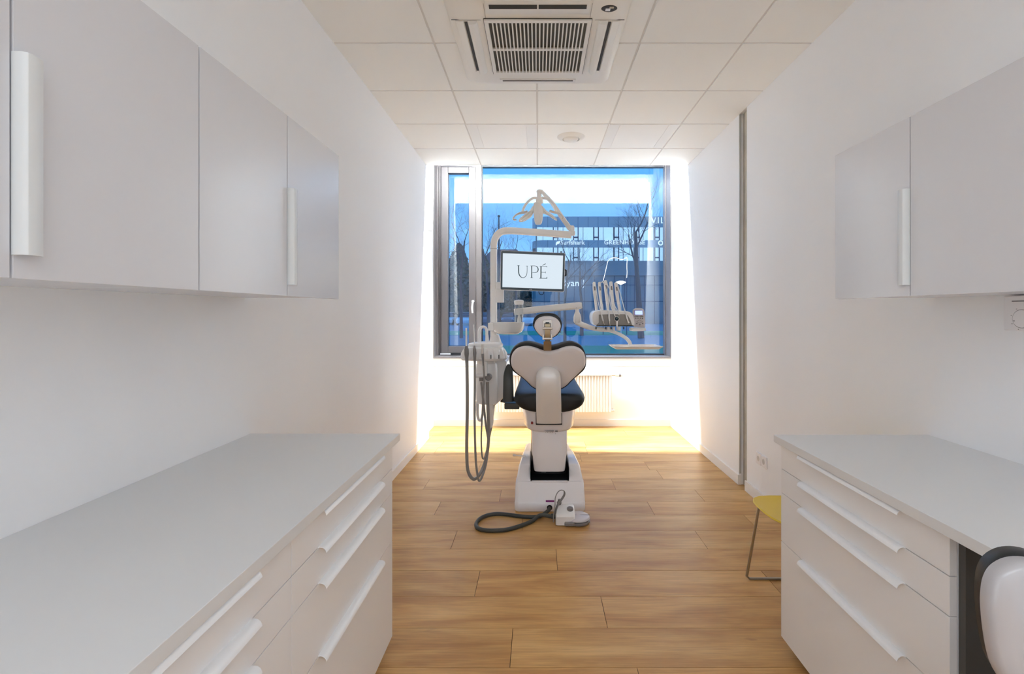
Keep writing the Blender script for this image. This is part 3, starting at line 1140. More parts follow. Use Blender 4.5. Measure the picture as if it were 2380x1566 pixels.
# raised cheeks of the base
for s in (-1, 1):
    m = MB()
    def ck(y, z, xo, xi, zin=None):
        return [(CX + s * xi, y, .15), (CX + s * xo, y, .15), (CX + s * (xo - .003), y, z - .012), (CX + s * (xo - .014), y, z), (CX + s * (xi + .006), y, z), (CX + s * xi, y, z - .006)]
    m.loft([ck(3.352, .185, .2375, .134), ck(3.372, .205, .2360, .136), ck(3.435, .272, .2235, .138), ck(3.455, .280, .2215, .138), ck(3.80, .272, .203, .138),
            ck(3.84, .262, .200, .138), ck(4.28, .20, .185, .138)])
    m.build('base_cheek', M['plas'], dc, sharp=35)
m = MB()
m.box(CX - .139, CX + .139, 3.365, 4.26, .17, .1885)
m.box(CX - .1365, CX - .1355, 3.37, 3.80, .188, .275)
m.box(CX + .1355, CX + .1365, 3.37, 3.80, .188, .275)
m.box(CX - .135, CX + .135, 3.60, 3.62, .188, .30)
m.build('base_well', M['black'], dc, smooth=False)
m = MB()
m.box(CX - .125, CX + .125, 3.340, 3.36, .178, .192)
m.build('base_lip', M['plas'], dc, bevel=0.003)
m = MB()
m.obox((CX - .04, 3.55, .21), (.06, .03, .03))
m.obox((CX - .04, 3.50, .205), (.035, .01, .012))
m.build('mechanism', M['midgrey'], dc, bevel=0.003)
m = MB()
q = W(1277, 1164.5, 3.285)
m.box(W(1268.5, 0, 3.285).x, W(1288, 0, 3.285).x, 3.282, 3.29, .069, .079)
# follow the sloping face
o = m.build('name_strip', M['purple'], dc, smooth=False)
m = MB()
m.lathe([(.018, -.004), (.019, .0), (.013, .004)], (W(1277.5, 0, 3.28).x, 3.279, .032), axis='y', n=24)
m.build('cable_gland', M['black'], dc)
m = MB()
m.tube([W(1222, 1060, 3.62), W(1197, 1058, 3.62)], .005)
m.tube([W(1199, 1058, 3.62), W(1192, 1057, 3.62)], .0085)
o = m.build('side_lever', M['satin'], dc)

# column cover
m = MB()
def rr_ring(z, hw, y0, y1, e=6, n=28, cx=CX):
    cyy, hd = (y0 + y1) / 2, (y1 - y0) / 2
    pts = []
    for k in range(n):
        a = 2 * pi * (k + .5) / n
        c, s_ = cos(a), sin(a)
        rr = (abs(c) ** e + abs(s_) ** e) ** (-1 / e)
        pts.append((cx + hw * c * rr, cyy + hd * s_ * rr, z))
    return pts
m.loft([rr_ring(.232, .095, 3.412, 3.52), rr_ring(.238, .110, 3.402, 3.53), rr_ring(.26, .1145, 3.40, 3.55), rr_ring(.335, .120, 3.40, 3.56), rr_ring(.362, .128, 3.40, 3.58), rr_ring(.56, .130, 3.43, 3.66)])
m.build('column', M['plas'], dc, sharp=50)
m = MB()
m.loft([rr_ring(.19, .134, 3.50, 3.62), rr_ring(.54, .134, 3.52, 3.72)])
m.build('column_bellows', M['black'], dc, sharp=50)

# seat chassis
m = MB()
def ch_ring(z, hw, y0, y1):
    return rr_ring(z, hw, y0, y1, e=3.6, n=40)
m.loft([ch_ring(.508, .10, 3.46, 4.0), ch_ring(.512, .150, 3.43, 4.1), ch_ring(.520, .175, 3.405, 4.15), ch_ring(.54, .188, 3.385, 4.2), ch_ring(.57, .193, 3.375, 4.25),
        ch_ring(.62, .200, 3.365, 4.3), ch_ring(.665, .208, 3.36, 4.32), ch_ring(.69, .208, 3.36, 4.33)])
chs = m.build('seat_chassis', M['plas'], dc, sharp=50)
m = MB()
rb = W(1236.5, 983, 3.38)
m.lathe([(.001, -.010), (.006, -.010), (.0085, -.006), (.0085, .012)], (rb.x, 3.385, rb.z), axis='y', n=16)
m.build('stop_button', M['red'], dc)
# small print under the seat
m = MB()
for (u, v, w, h) in ((960, 150, 130, 4), (960, 163, 18, 14), (1000, 178, 46, 3), (1165, 152, 42, 16), (965, 222, 20, 16), (1000, 236, 200, 10), (1230, 246, 60, 8), (1270, 240, 28, 26), (990, 280, 8, 8), (1030, 280, 8, 8), (1070, 280, 8, 8), (1110, 280, 8, 8), (1155, 280, 8, 8), (1240, 320, 6, 4)):
    a = W(1180 + u / 11.185, 980 + v / 11.185, 3.385)
    b_ = W(1180 + (u + w) / 11.185, 980 + (v + h) / 11.185, 3.385)
    m.box(a.x, b_.x, 3.385, 3.46, b_.z, a.z)
m.build('small_print', M['midgrey'], dc, smooth=False)

# seat cushion
m = MB()
def cush_ring(y, hw, z0, z1, e=2.8, n=44, dip=0.0):
    zc, hh = (z0 + z1) / 2, (z1 - z0) / 2
    pts = []
    for k in range(n):
        a = 2 * pi * k / n
        c, s_ = cos(a), sin(a)
        rr = (abs(c) ** e + abs(s_) ** e) ** (-1 / e)
        x = hw * c * rr
        z = zc + hh * s_ * rr
        if s_ > 0:
            z -= dip * (1 - (x / hw) ** 2) * s_
        else:
            z += .02 * (abs(x) / hw) ** 3
        pts.append((CX + x, y, z))
    return pts
m.loft([cush_ring(3.330, .05, .71, .75), cush_ring(3.331, .16, .685, .785), cush_ring(3.338, .215, .671, .80), cush_ring(3.365, .24, .665, .812, dip=.01), cush_ring(3.42, .251, .663, .822, dip=.015),
        cush_ring(3.55, .255, .665, .83, dip=.03), cush_ring(3.80, .252, .67, .825, dip=.04), cush_ring(4.1, .245, .68, .83, dip=.03), cush_ring(4.35, .242, .69, .84, dip=.015),
        cush_ring(4.55, .232, .66, .80), cush_ring(4.75, .215, .60, .73), cush_ring(4.95, .19, .53, .65), cush_ring(4.99, .15, .53, .62)])
m.build('seat_cushion', M['leather'], dc, sharp=80)

# backrest
KB = crop(1040, 680, 4.12)
def zb_of(v):     # the backrest leans: top nearer, foot farther
    return 3.18 + (v - 480) / (930 - 480) * .20
shell_uv = [(607, 650), (614, 705), (645, 752), (705, 800), (760, 848), (805, 893), (862, 925), (965, 945), (1070, 925), (1133, 893), (1178, 848), (1232, 797),
            (1288, 742), (1316, 700), (1323, 648), (1312, 592), (1272, 542), (1208, 517), (1130, 521), (1062, 545), (1010, 558), (960, 562), (905, 554), (850, 533), (782, 516), (712, 521), (655, 547), (619, 595)]
pad_uv = [(592, 650), (604, 712), (642, 762), (705, 806), (760, 853), (802, 897), (862, 930), (965, 950), (1070, 930), (1137, 897), (1182, 853), (1236, 802),
          (1298, 748), (1324, 705), (1330, 645), (1318, 575), (1275, 512), (1200, 478), (1125, 484), (1060, 505), (1010, 516), (960, 520), (905, 512), (850, 494), (775, 478), (705, 487), (645, 520), (603, 580)]
sh = cr([KB(u, v, zb_of(v)) for u, v in shell_uv], 3, True)
pd = cr([KB(u, v, zb_of(v) + .028) for u, v in pad_uv], 3, True)
nb = Vector((0, -1, -.42)).normalized()
cen = KB(962, 700, zb_of(700))
cen2 = KB(962, 700, zb_of(700) + .028)
m = MB()
m.dome(sh, [(.02, .016), (.5, .015), (.8, .013), (.94, .010), (.985, .004), (1.0, -.004), (1.0, -.026)], nb, cen)
m.build('backrest_shell', M['shell'], dc, sharp=60)
m = MB()
m.dome(pd, [(.9, .012), (.97, .011), (.995, .004), (1.0, -.010), (.99, -.030), (.96, -.045), (.8, -.055), (.4, -.04), (.02, -.035)], nb, cen2)
m.build('backrest_cushion', M['leather'], dc, sharp=70)

# tongue shaped arm behind the backrest
m = MB()
rows = []
def tng(v, Z, ul, ur, d):
    L_, R_ = KB(ul, v, Z), KB(ur, v, Z)
    n = 10
    front = []
    for k in range(n + 1):
        t_ = k / n
        p = L_.lerp(R_, t_)
        bul = (1 - (2 * t_ - 1) ** 4)
        front.append(Vector((p.x, p.y - d * bul, p.z)))
    back = [Vector((p.x, p.y + .03, p.z)) for p in reversed(front)]
    return front + back
R_ = []
arm_rows = []
for k in range(9):
    v = 702.5 + 117.5 * (1 - cos(pi / 2 * k / 8))
    hw_ = max(6, 118 * (1 - ((820 - v) / 118) ** 2) ** .5)
    arm_rows.append((v, 3.262 - .02 * k / 8, 967 - hw_, 967 + hw_, .001 + .016 * k / 8))
arm_rows += [(900, 3.25, 848, 1087, .02), (980, 3.26, 848, 1088, .02), (1050, 3.28, 849, 1090, .018), (1130, 3.30, 850, 1091, .014), (1200, 3.32, 852, 1092, .012), (1252, 3.335, 853, 1092, .010)]
for v, Z, ul, ur, d in arm_rows:
    R_.append(tng(v, Z, ul, ur, d))
m.loft(R_)
m.build('backrest_arm', M['armlacq'], dc, sharp=60)
m = MB()
a = KB(845, 1150, 3.355); b_ = KB(1098, 1262, 3.355)
m.box(a.x, b_.x, 3.338, 3.375, b_.z, a.z)
m.build('arm_slot', M['black'], dc, bevel=0.004)

# headrest
hz = 3.10
hr_uv = [(818, 295), (832, 245), (870, 212), (925, 199), (985, 199), (1040, 212), (1080, 250), (1097, 300), (1090, 350), (1062, 398), (1025, 425), (985, 438), (935, 436), (888, 415), (845, 370), (822, 330)]
hs_uv = [(832, 315), (845, 275), (880, 243), (925, 230), (985, 230), (1030, 243), (1065, 272), (1084, 312), (1078, 352), (1052, 395), (1018, 422), (985, 434), (935, 432), (888, 410), (852, 370), (836, 340)]
hp1 = cr([KB(u, v, hz + .02) for u, v in hr_uv], 3, True)
hp2 = cr([KB(u, v, hz) for u, v in hs_uv], 3, True)
hn = Vector((0, -1, -.2)).normalized()
m = MB()
m.dome(hp2, [(.02, .016), (.5, .015), (.82, .012), (.95, .006), (1.0, -.003), (1.0, -.022)], hn)
m.build('headrest_shell', M['shell'], dc, sharp=60)
m = MB()
m.dome(hp1, [(.9, .004), (.98, .003), (1.0, -.006), (.99, -.025), (.93, -.045), (.7, -.06), (.3, -.055), (.02, -.05)], hn)
m.build('headrest_cushion', M['leather'], dc, sharp=70)
m = MB()
def strip(pts, hw, th=.006):
    rings = []
    for (u, v, Z) in pts:
        p = KB(u, v, Z)
        rings.append([(p.x - hw, p.y, p.z), (p.x + hw, p.y, p.z), (p.x + hw, p.y + th, p.z + .001), (p.x - hw, p.y + th, p.z + .001)])
    return rings
m.loft(strip([(958, 300, 3.072), (958, 380, 3.066), (958, 430, 3.075), (958, 465, 3.12)], .017, .007))
m.loft(strip([(958, 466, 3.10), (958, 500, 3.12), (958, 556, 3.155)], .0255, .010))
m.build('headrest_bar', M['champ'], dc, bevel=0.001)
m = MB()
for s in (-1, 1):
    p = KB(957, 315, 3.075)
    m.obox((p.x + s * .026, p.y - .004, p.z), (.008, .02, .058))
p = KB(957, 290, 3.075)
m.obox((p.x, p.y - .004, p.z + .008), (.052, .014, .020))
p = KB(957, 340, 3.07)
m.tube([(p.x - .032, p.y - .008, p.z), (p.x + .032, p.y - .008, p.z)], .009, n=16)
p = KB(957, 440, 3.08)
m.tube([(p.x - .032, p.y, p.z), (p.x + .032, p.y, p.z)], .009, n=16)
for s in (-1, 1):
    m.obox((p.x + s * .027, p.y, p.z + .010), (.009, .018, .034))
m.build('headrest_joint', M['satin'], dc, bevel=0.0015)
m = MB()
p = KB(957, 288, 3.064)
m.obox((p.x, p.y, p.z), (.024, .006, .009))
m.build('release_slot', M['bezel'], dc, bevel=0.001)

# armrest on the left
m = MB()
path = [KB(600, 700, 3.62), KB(590, 735, 3.60), KB(583, 800, 3.57), KB(583, 900, 3.55), KB(583, 1040, 3.55)]
m.rbar(cr(path, 5), [.022, .030, .036, .038, .040], [.02, .022, .024, .024, .024], up=(1, 0, 0), e=3.5)
m.build('armrest', M['dkgrey'], dc, sharp=60)
m = MB()
a, b_ = KB(547, 1052, 3.55), KB(690, 1110, 3.55)
m.box(a.x, b_.x, 3.52, 3.60, b_.z, a.z)
m.build('armrest_bracket', M['dkgrey'], dc, bevel=0.008, seg=3)

# ================================================================== FOOT CONTROL
fp = thing('foot_control', 'white foot control with grey pedal disc and strap on the floor', 'foot pedal', (.18, 3.12, 0))
m = MB()
x0, x1 = .115, .240
def fr(y, z):
    return (y, z)
pr = [(3.066, .004), (3.062, .060), (3.072, .070), (3.17, .097), (3.19, .092), (3.195, .004)]
rings = []
for xx, ins in ((x0, .010), (x0 + .004, .003), (x0 + .012, 0), (x1 - .012, 0), (x1 - .004, .003), (x1, .010)):
    rings.append([(xx, y + (ins if y < 3.13 else -ins), z - (ins if z > .03 else 0)) for y, z in pr])
m.loft(rings)
m.build('housing', M['unit'], fp, bevel=0.002)
m = MB()
m.box(.170, .236, 3.050, 3.10, .003, .030)
m.build('front_lever', M['midgrey'], fp, bevel=0.008, seg=3)
m = MB()
m.lathe([(.074, .004), (.078, .010), (.078, .018), (.070, .022), (.001, .022)], (.262, 3.125, 0), n=40)
m.build('pedal_base', M['midgrey'], fp, sharp=50)
m = MB()
m.lathe([(.072, .026), (.077, .030), (.076, .040), (.068, .046), (.001, .050)], (.262, 3.125, 0), n=40)
ped = m.build('pedal_disc', M['ctrl'], fp, sharp=50)
m = MB()
m.box(.245, .337, 3.124, 3.1255, .046, .0495)
m.build('seam', M['dkgrey'], ped, smooth=False)
m = MB()
bz = W(1325, 1184, 3.125)
m.lathe([(.001, .012), (.018, .012), (.021, .008), (.021, -.006)], (bz.x, bz.y, .084), n=28, sy=1.1)
m.build('button', M['midgrey'], fp)
m = MB()
m.lathe([(.001, .03), (.009, .03), (.009, .014), (.016, .012), (.016, .004), (.011, .002), (.014, -.01), (.014, -.03)], (.142, 3.175, .100), n=20)
m.build('knob', M['midgrey'], fp)
KF = crop(1060, 1000, 6.022)
m = MB()
loopp = cr([KF(1362, 1280, 3.085), KF(1366, 1180, 3.09), KF(1385, 1050, 3.10), KF(1388, 950, 3.11), KF(1420, 870, 3.12), KF(1470, 835, 3.125), KF(1513, 850, 3.125), KF(1515, 900, 3.125), KF(1480, 960, 3.12), KF(1430, 1030, 3.11), KF(1398, 1110, 3.10), KF(1388, 1180, 3.10)], 4)
m.rbar(loopp, .0028, .011, up=(1, 0, 0), e=4, n=12)
m.build('strap', M['hose'], fp, sharp=60)
def onf(u, v, z=.0135):
    y = 1000 + v / 6.022
    Z = (EYE - z) * F / (y - 725)
    return KF(u, v, Z)
cpts = [Vector((W(1277.5, 0, 3.28).x, 3.284, .032)), Vector((W(1277.5, 0, 3.28).x - .006, 3.255, .026)), onf(1230, 1170), onf(1150, 1205), onf(1000, 1210), onf(850, 1195), onf(700, 1175), onf(560, 1168), onf(430, 1190), onf(330, 1240), onf(282, 1310),
        onf(310, 1370), onf(420, 1398), onf(560, 1400), onf(720, 1385), onf(900, 1335), onf(1060, 1270)]
a = onf(1180, 1222); a.z = .03
cpts += [a, Vector((.085, 3.13, .036)), Vector((.118, 3.13, .038))]
# lift the cable where it crosses itself
m = MB()
m.tube(cr(cpts, 6), .0125, n=14)
m.build('cable', M['cable'], fp)
m = MB()
m.tube([(.088, 3.13, .036), (.118, 3.13, .038)], .0165, n=16)
m.build('cable_sleeve', M['cable'], fp)

# ================================================================== DENTAL UNIT (left)
du = thing('dental_unit', 'white cuspidor unit with hose holder left of the dental chair', 'dental unit', W(1135, 940, 3.65) * 1.0)
KU = crop(1060, 720, 6.021)
ux = W(1130, 0, 3.65).x
def zpix(y, Z):
    return EYE - (y - 725) * Z / F
m = MB()
m.lathe([(.060, zpix(842, 3.62)), (.080, zpix(846, 3.65)), (.084, zpix(860, 3.65)), (.084, zpix(925, 3.65)), (.080, zpix(936, 3.65)), (.02, zpix(938, 3.65))], (W(1131, 0, 3.65).x, 3.66, 0), n=40)
m.build('body', M['unit'], du, sharp=50)
m = MB()
zt_, zb_ = zpix(841, 3.85), zpix(912, 3.85)
xa, xb = W(1148, 0, 3.85).x, W(1180, 0, 3.85).x
rings = []
for y, s_ in ((3.72, .92), (3.74, .98), (3.78, 1.0), (4.05, 1.0), (4.10, .95)):
    rings.append([(xa, y, zpix(940, 3.85)), (xb, y, zb_), (xb + .0, y, zt_ + .02), (xb - .03, y, zt_ + .045 * s_), (xa, y, zt_ + .045 * s_)])
m.loft(rings)
m.build('side_housing', M['unit'], du, bevel=0.012, seg=3)
m = MB()
m.rbar([W(1165, 925, 3.9), W(1215, 935, 3.9), W(1262, 945, 3.9)], .03, .035, e=4)
m.build('mounting_arm', M['dkgrey'], du)
# neck
m = MB()
m.lathe([(.07, zpix(834, 3.62)), (.074, zpix(838, 3.62)), (.070, zpix(845, 3.62)), (.05, zpix(846, 3.62))], (W(1130, 0, 3.65).x, 3.65, 0), n=40)
m.build('neck', M['unit'], du)
# holder with scalloped front
hx = W(1124.5, 0, 3.60).x
zh0, zh1 = zpix(838.5, 3.50), zpix(816, 3.50)
m = MB()
nH = 96
def hring(z, hw, hd, sc):
    pts = []
    for k in range(nH):
        a = 2 * pi * k / nH
        x = hw * cos(a)
        e = 2.6
        rr = (abs(cos(a)) ** e + abs(sin(a)) ** e) ** (-1 / e)
        scal = 1 - sc * (0.5 - 0.5 * cos(a * 22)) if sin(a) < 0.3 else 1 - sc * .5
        pts.append((hx + hw * cos(a) * rr * scal, 3.62 + hd * sin(a) * rr * scal, z))
    return pts
m.loft([hring(zh0 + .002, .155, .095, .0), hring(zh0 - .002, .166, .11, .02), hring(zh0 + .012, .176, .122, .06), hring(zh1 - .02, .174, .120, .13), hring(zh1 + .004, .158, .108, .03), hring(zh1 + .020, .146, .10, .0), hring(zh1 + .024, .12, .085, .0)])
m.build('hose_holder', M['unit'], du, sharp=28)
for px in (1141, 1159.5):
    m = MB()
    p = W(px, 829, 3.50)
    m.box(p.x - .0025, p.x + .0025, 3.492, 3.53, p.z - .014, p.z + .014)
    m.build('slot', M['black'], du, smooth=False)
# lid
lx = W(1128.5, 0, 3.64).x
m = MB()
m.lathe([(.118, zpix(809, 3.62)), (.126, zpix(808, 3.62)), (.132, zpix(803, 3.62)), (.132, zpix(800, 3.62)), (.125, zpix(797.5, 3.62)), (.085, zpix(794.5, 3.64)), (.04, zpix(793.2, 3.65)), (.001, zpix(793, 3.65))], (lx, 3.65, 0), n=48, sy=.85)
m.build('lid', M['unit'], du, sharp=40)
# faucet arc
m = MB()
m.tube(cr([KU(325, 460, 3.62), KU(322, 380, 3.62), KU(325, 300, 3.62), KU(345, 250, 3.62), KU(382, 238, 3.62), KU(415, 255, 3.62), KU(430, 300, 3.62), KU(428, 345, 3.62)], 5), [.014, .0125, .0115, .011, .011, .011, .011, .010], n=16)
m.tube([KU(430, 305, 3.62), KU(433, 380, 3.62), KU(436, 445, 3.62)], [.009, .0125, .0155], n=16)
m.build('faucet', M['unit'], du)
# bracket with lever and knobs
m = MB()
a, b_ = KU(365, 715, 3.535), KU(432, 930, 3.535)
m.box(a.x, b_.x, 3.525, 3.575, b_.z, a.z)
a, b_ = KU(275, 900, 3.535), KU(400, 945, 3.535)
m.box(a.x, b_.x, 3.52, 3.57, b_.z, a.z)
m.build('bracket', M['unit'], du, bevel=0.006, seg=3)
m = MB()
p = KU(448, 947, 3.53)
m.lathe([(.001, -.012), (.020, -.012), (.0245, -.004), (.0245, .06)], (p.x, 3.545, p.z), axis='y', n=28)
m.build('knob', M['midgrey'], du)
m = MB()
p = KU(350, 970, 3.53)
m.obox((p.x, 3.545, p.z), (.028, .04, .030))
m.build('hose_clamp', M['midgrey'], du, bevel=0.004)
# pipes beneath
m = MB()
m.tube(cr([KU(300, 1280, 3.63), KU(297, 1400, 3.63), KU(303, 1480, 3.63), KU(318, 1535, 3.63), KU(345, 1545, 3.63), KU(365, 1480, 3.63), KU(385, 1380, 3.63), KU(395, 1290, 3.63)], 5), [.012, .012, .011, .010, .009, .009, .009, .010], n=14)
m.build('drain_loop', M['unit'], du)
m = MB()
m.rbar([KU(480, 1285, 3.66), KU(482, 1400, 3.66), KU(480, 1560, 3.66), KU(475, 1690, 3.66)], [.020, .024, .026, .014], [.02, .02, .018, .012], up=(1, 0, 0), e=3)
m.build('drain_cover', M['unit'], du)

# suction hoses
KH = crop(980, 780, 6.808)
def suction(label, tip, handle, hose, rt, rh, rhose, tipmat, Z=3.47):
    t = thing('suction_hose', label, 'suction hose', W(tip[0][0], 1100, Z), 'hoses hanging from the dental unit')
    m = MB()
    m.tube([W(x, y, Z) for x, y in hose[0]] if False else cr([W(x, y, z) for x, y, z in hose], 6), rhose, n=14)
    m.build('hose', M['hose'], t)
    m = MB()
    m.tube(cr([W(x, y, Z) for x, y in handle], 3), rh, n=16)
    m.build('handle', M['midgrey'], t)
    m = MB()
    m.tube([W(x, y, Z) for x, y in tip], rt, n=12)
    m.build('tip', tipmat, t)
    return t
suction('thick grey suction hose with wide tip, leftmost on the unit',
        [(1084, 805), (1083.8, 762)], [(1085, 842), (1084.8, 832), (1084.5, 822), (1084.3, 812), (1084.2, 804)],
        [(1085, 838, 3.47), (1086, 900, 3.47), (1086, 960, 3.47), (1085, 1010, 3.47), (1085, 1060, 3.47), (1088, 1095, 3.48), (1100, 1113, 3.5), (1114, 1103, 3.54), (1127, 1075, 3.57), (1134, 1040, 3.575), (1136, 1000, 3.56), (1134, 950, 3.545), (1133, 888, 3.54)],
        [.0065, .0065, .006], [.012, .0125, .017, .0165, .010], .0118, M['handle'])
suction('thin grey suction hose with saliva ejector, second from left on the unit',
        [(1103, 805), (1102, 775), (1101, 760), (1100.8, 754)], [(1103.5, 842), (1103.4, 832), (1103.2, 820), (1103, 812), (1102.8, 803)],
        [(1103.5, 838, 3.47), (1103.5, 900, 3.47), (1103, 960, 3.47), (1104, 1020, 3.47), (1106, 1070, 3.47), (1110, 1105, 3.48), (1114, 1117, 3.5), (1121, 1106, 3.53), (1130, 1075, 3.57), (1135, 1030, 3.58), (1129, 985, 3.56), (1123, 930, 3.545), (1118.5, 888, 3.54)],
        [.004, .0036, .0036, .005], [.009, .0095, .013, .011, .006], .0082, M['handle'])
suction('slim grey air water syringe hose, third from left on the unit',
        [(1121.5, 822), (1121.2, 800)], [(1123.5, 850), (1122.8, 840), (1122, 830), (1121.6, 822)],
        [(1123.5, 845, 3.48), (1125, 875, 3.48), (1124, 905, 3.48), (1122, 935, 3.48), (1120, 980, 3.49), (1118.5, 1020, 3.5), (1120, 1055, 3.52), (1123, 1066, 3.54), (1128, 1058, 3.56), (1138, 1015, 3.62), (1145, 975, 3.68), (1148, 945, 3.72), (1150, 925, 3.76)],
        [.008, .008], [.006, .0065, .0085, .009], .0058, M['satin'])

# ================================================================== LAMP POST, ARM AND LAMP
lp = thing('unit_post', 'tall cream post with curved top carrying the lamp beside the monitor', 'post', W(1147, 830, 4.05))
KL = crop(1130, 420, 9.79)
m = MB()
path = [W(1147.5, 870, 4.05), W(1147.5, 760, 4.05), W(1147.5, 660, 4.05), W(1147.5, 590, 4.05), W(1148, 566, 4.05), W(1153, 550, 4.05), W(1163, 540, 4.05), W(1177, 536.5, 4.05), W(1200, 537, 4.03), W(1240, 539.5, 4.0), W(1290, 543, 3.97), W(1328, 546, 3.95)]
m.rbar(cr(path, 5), .028, .028, up=(1, 0, 0), e=5)
m.build('pole', M['plas2'], lp, sharp=60)
m = MB()
p = W(1147.5, 578.5, 4.05)
m.obox(p, (.0575, .0575, .0015))
m.build('pole_seam', M['midgrey'], lp, smooth=False)
m = MB()
a, b_ = W(1155, 657, 4.05), W(1171, 703, 4.05)
m.box(a.x - .012, b_.x, 4.02, 4.075, b_.z, a.z - .05)
a, b_ = W(1154, 656, 4.05), W(1166, 672, 4.05)
m.box(a.x, b_.x, 4.005, 4.06, b_.z, a.z)
m.build('monitor_bracket', M['plas2'], lp, bevel=0.004)
m = MB()
p = W(1147.5, 800, 4.05)
m.rbar([W(1150, 778, 4.05), W(1152, 800, 4.05), W(1150, 845, 4.02)], [.035, .055, .055], .04, up=(1, 0, 0), e=4)
m.rbar([W(1150, 840, 4.02), W(1170, 880, 3.98)], [.05, .05], .045, up=(1, 0, 0), e=4)
m.build('pole_foot', M['plas2'], lp, sharp=60)

lamp = thing('operating_lamp', 'cream dental operating lamp with petals and looped handles', 'operating lamp', KL(1190, 700, 3.80))
m = MB()
p = KL(1950, 1185, 3.95)
m.lathe([(.001, -.022), (.022, -.022), (.028, -.014), (.028, .010), (.018, .016), (.001, .018)], p, n=28)
m.lathe([(.024, .012), (.025, .045), (.018, .058), (.001, .060)], (p.x - .002, p.y, p.z), n=24)
m.build('elbow', M['plas2'], lamp)
m = MB()
m.rbar([KL(1905, 1090, 3.95), KL(1700, 800, 3.90), KL(1500, 500, 3.86), KL(1245, 225, 3.82)], [.020, .0185, .0165, .013], [.018, .017, .016, .014], up=(1, 0, .7), e=4)
m.build('spring_arm', M['plas2'], lamp)
m = MB()
m.sphere(KL(1218, 250, 3.81), (.027, .027, .018), 24, 14)
m.tube([KL(1208, 260, 3.81), KL(1205, 400, 3.80)], [.0185, .0175], n=20)
m.tube([KL(1208, 395, 3.80), KL(1212, 480, 3.79), KL(1220, 520, 3.79)], [.024, .030, .026], n=20)
m.build('head_joint', M['plas2'], lamp)
m = MB()
m.rbar(cr([KL(1300, 400, 3.81), KL(1150, 395, 3.81), KL(1060, 400, 3.81), KL(960, 470, 3.80), KL(880, 570, 3.79), KL(830, 690, 3.78), KL(835, 715, 3.77)], 5), .010, .013, up=(0, 0, 1), e=3)
m.rbar(cr([KL(1130, 400, 3.81), KL(1300, 395, 3.81), KL(1390, 410, 3.82), KL(1480, 480, 3.82), KL(1550, 570, 3.82), KL(1585, 680, 3.82), KL(1575, 715, 3.81)], 5), .011, .013, up=(0, 0, 1), e=3)
m.build('yoke', M['plas2'], lamp, sharp=60)
for pp in ([(930, 705, 3.78), (860, 722, 3.77), (780, 735, 3.76), (700, 765, 3.75), (640, 815, 3.75), (612, 860, 3.75), (635, 885, 3.75), (690, 885, 3.75)],
           [(1450, 690, 3.80), (1520, 712, 3.79), (1600, 728, 3.79), (1680, 765, 3.78), (1740, 815, 3.78), (1752, 850, 3.78), (1720, 850, 3.78)]):
    m = MB()
    m.rbar(cr([KL(*q) for q in pp], 5), [.011, .010, .009, .007, .006, .006, .005], [.012, .012, .011, .010, .008], up=(0, 0, 1), e=2.4)
    m.build('handle', M['satin'], lamp, sharp=70)
# centre petal
m = MB()
pet = cr([KL(1100, 490, 3.78), KL(1230, 488, 3.78), KL(1262, 560, 3.77), KL(1292, 660, 3.75), KL(1292, 800, 3.72), KL(1270, 930, 3.70), KL(1235, 980, 3.70), KL(1150, 985, 3.70), KL(1110, 950, 3.70), KL(1085, 820, 3.72), KL(1075, 660, 3.75), KL(1080, 560, 3.77)], 3, True)
m.dome(pet, [(.02, .022), (.5, .020), (.85, .013), (.97, .006), (1.0, -.002), (1.0, -.02), (.9, -.03), (.02, -.03)], (0, -1, .12))
m.build('lamp_head', M['plas2'], lamp, sharp=60)
# side petals
for sgn, o_, mir in ((-1, [(1080, 560), (1085, 690), (1040, 800), (960, 870), (850, 930), (775, 940), (742, 915), (760, 860), (850, 780), (960, 700), (1020, 640), (1060, 580)],
                      [(1065, 680), (1055, 740), (980, 815), (880, 890), (800, 925), (780, 905), (830, 845), (920, 760), (1000, 695)]),
                     (1, [(1270, 560), (1320, 640), (1420, 710), (1520, 780), (1600, 860), (1612, 905), (1560, 890), (1460, 820), (1370, 770), (1290, 740), (1280, 660), (1262, 600)],
                      [(1330, 690), (1400, 740), (1480, 795), (1540, 860), (1530, 872), (1450, 815), (1370, 755), (1325, 705)])):
    m = MB()
    O = cr([KL(u, v, 3.775 - .04 * abs(u - 1180) / 400) for u, v in o_], 3, True)
    m.dome(O, [(.02, .012), (.6, .012), (.9, .008), (1.0, 0), (1.0, -.012), (.85, -.024), (.02, -.03)], (0, -1, -.1))
    pt = m.build('lamp_petal', M['plas2'], lamp, sharp=60)
    m = MB()
    O = cr([KL(u, v, 3.758 - .04 * abs(u - 1180) / 400) for u, v in mir], 3, True)
    m.dome(O, [(.02, .003), (.8, .003), (1.0, 0), (1.0, -.006)], (0, -1, -.1))
    m.build('reflector', M['lens'], pt, sharp=60)

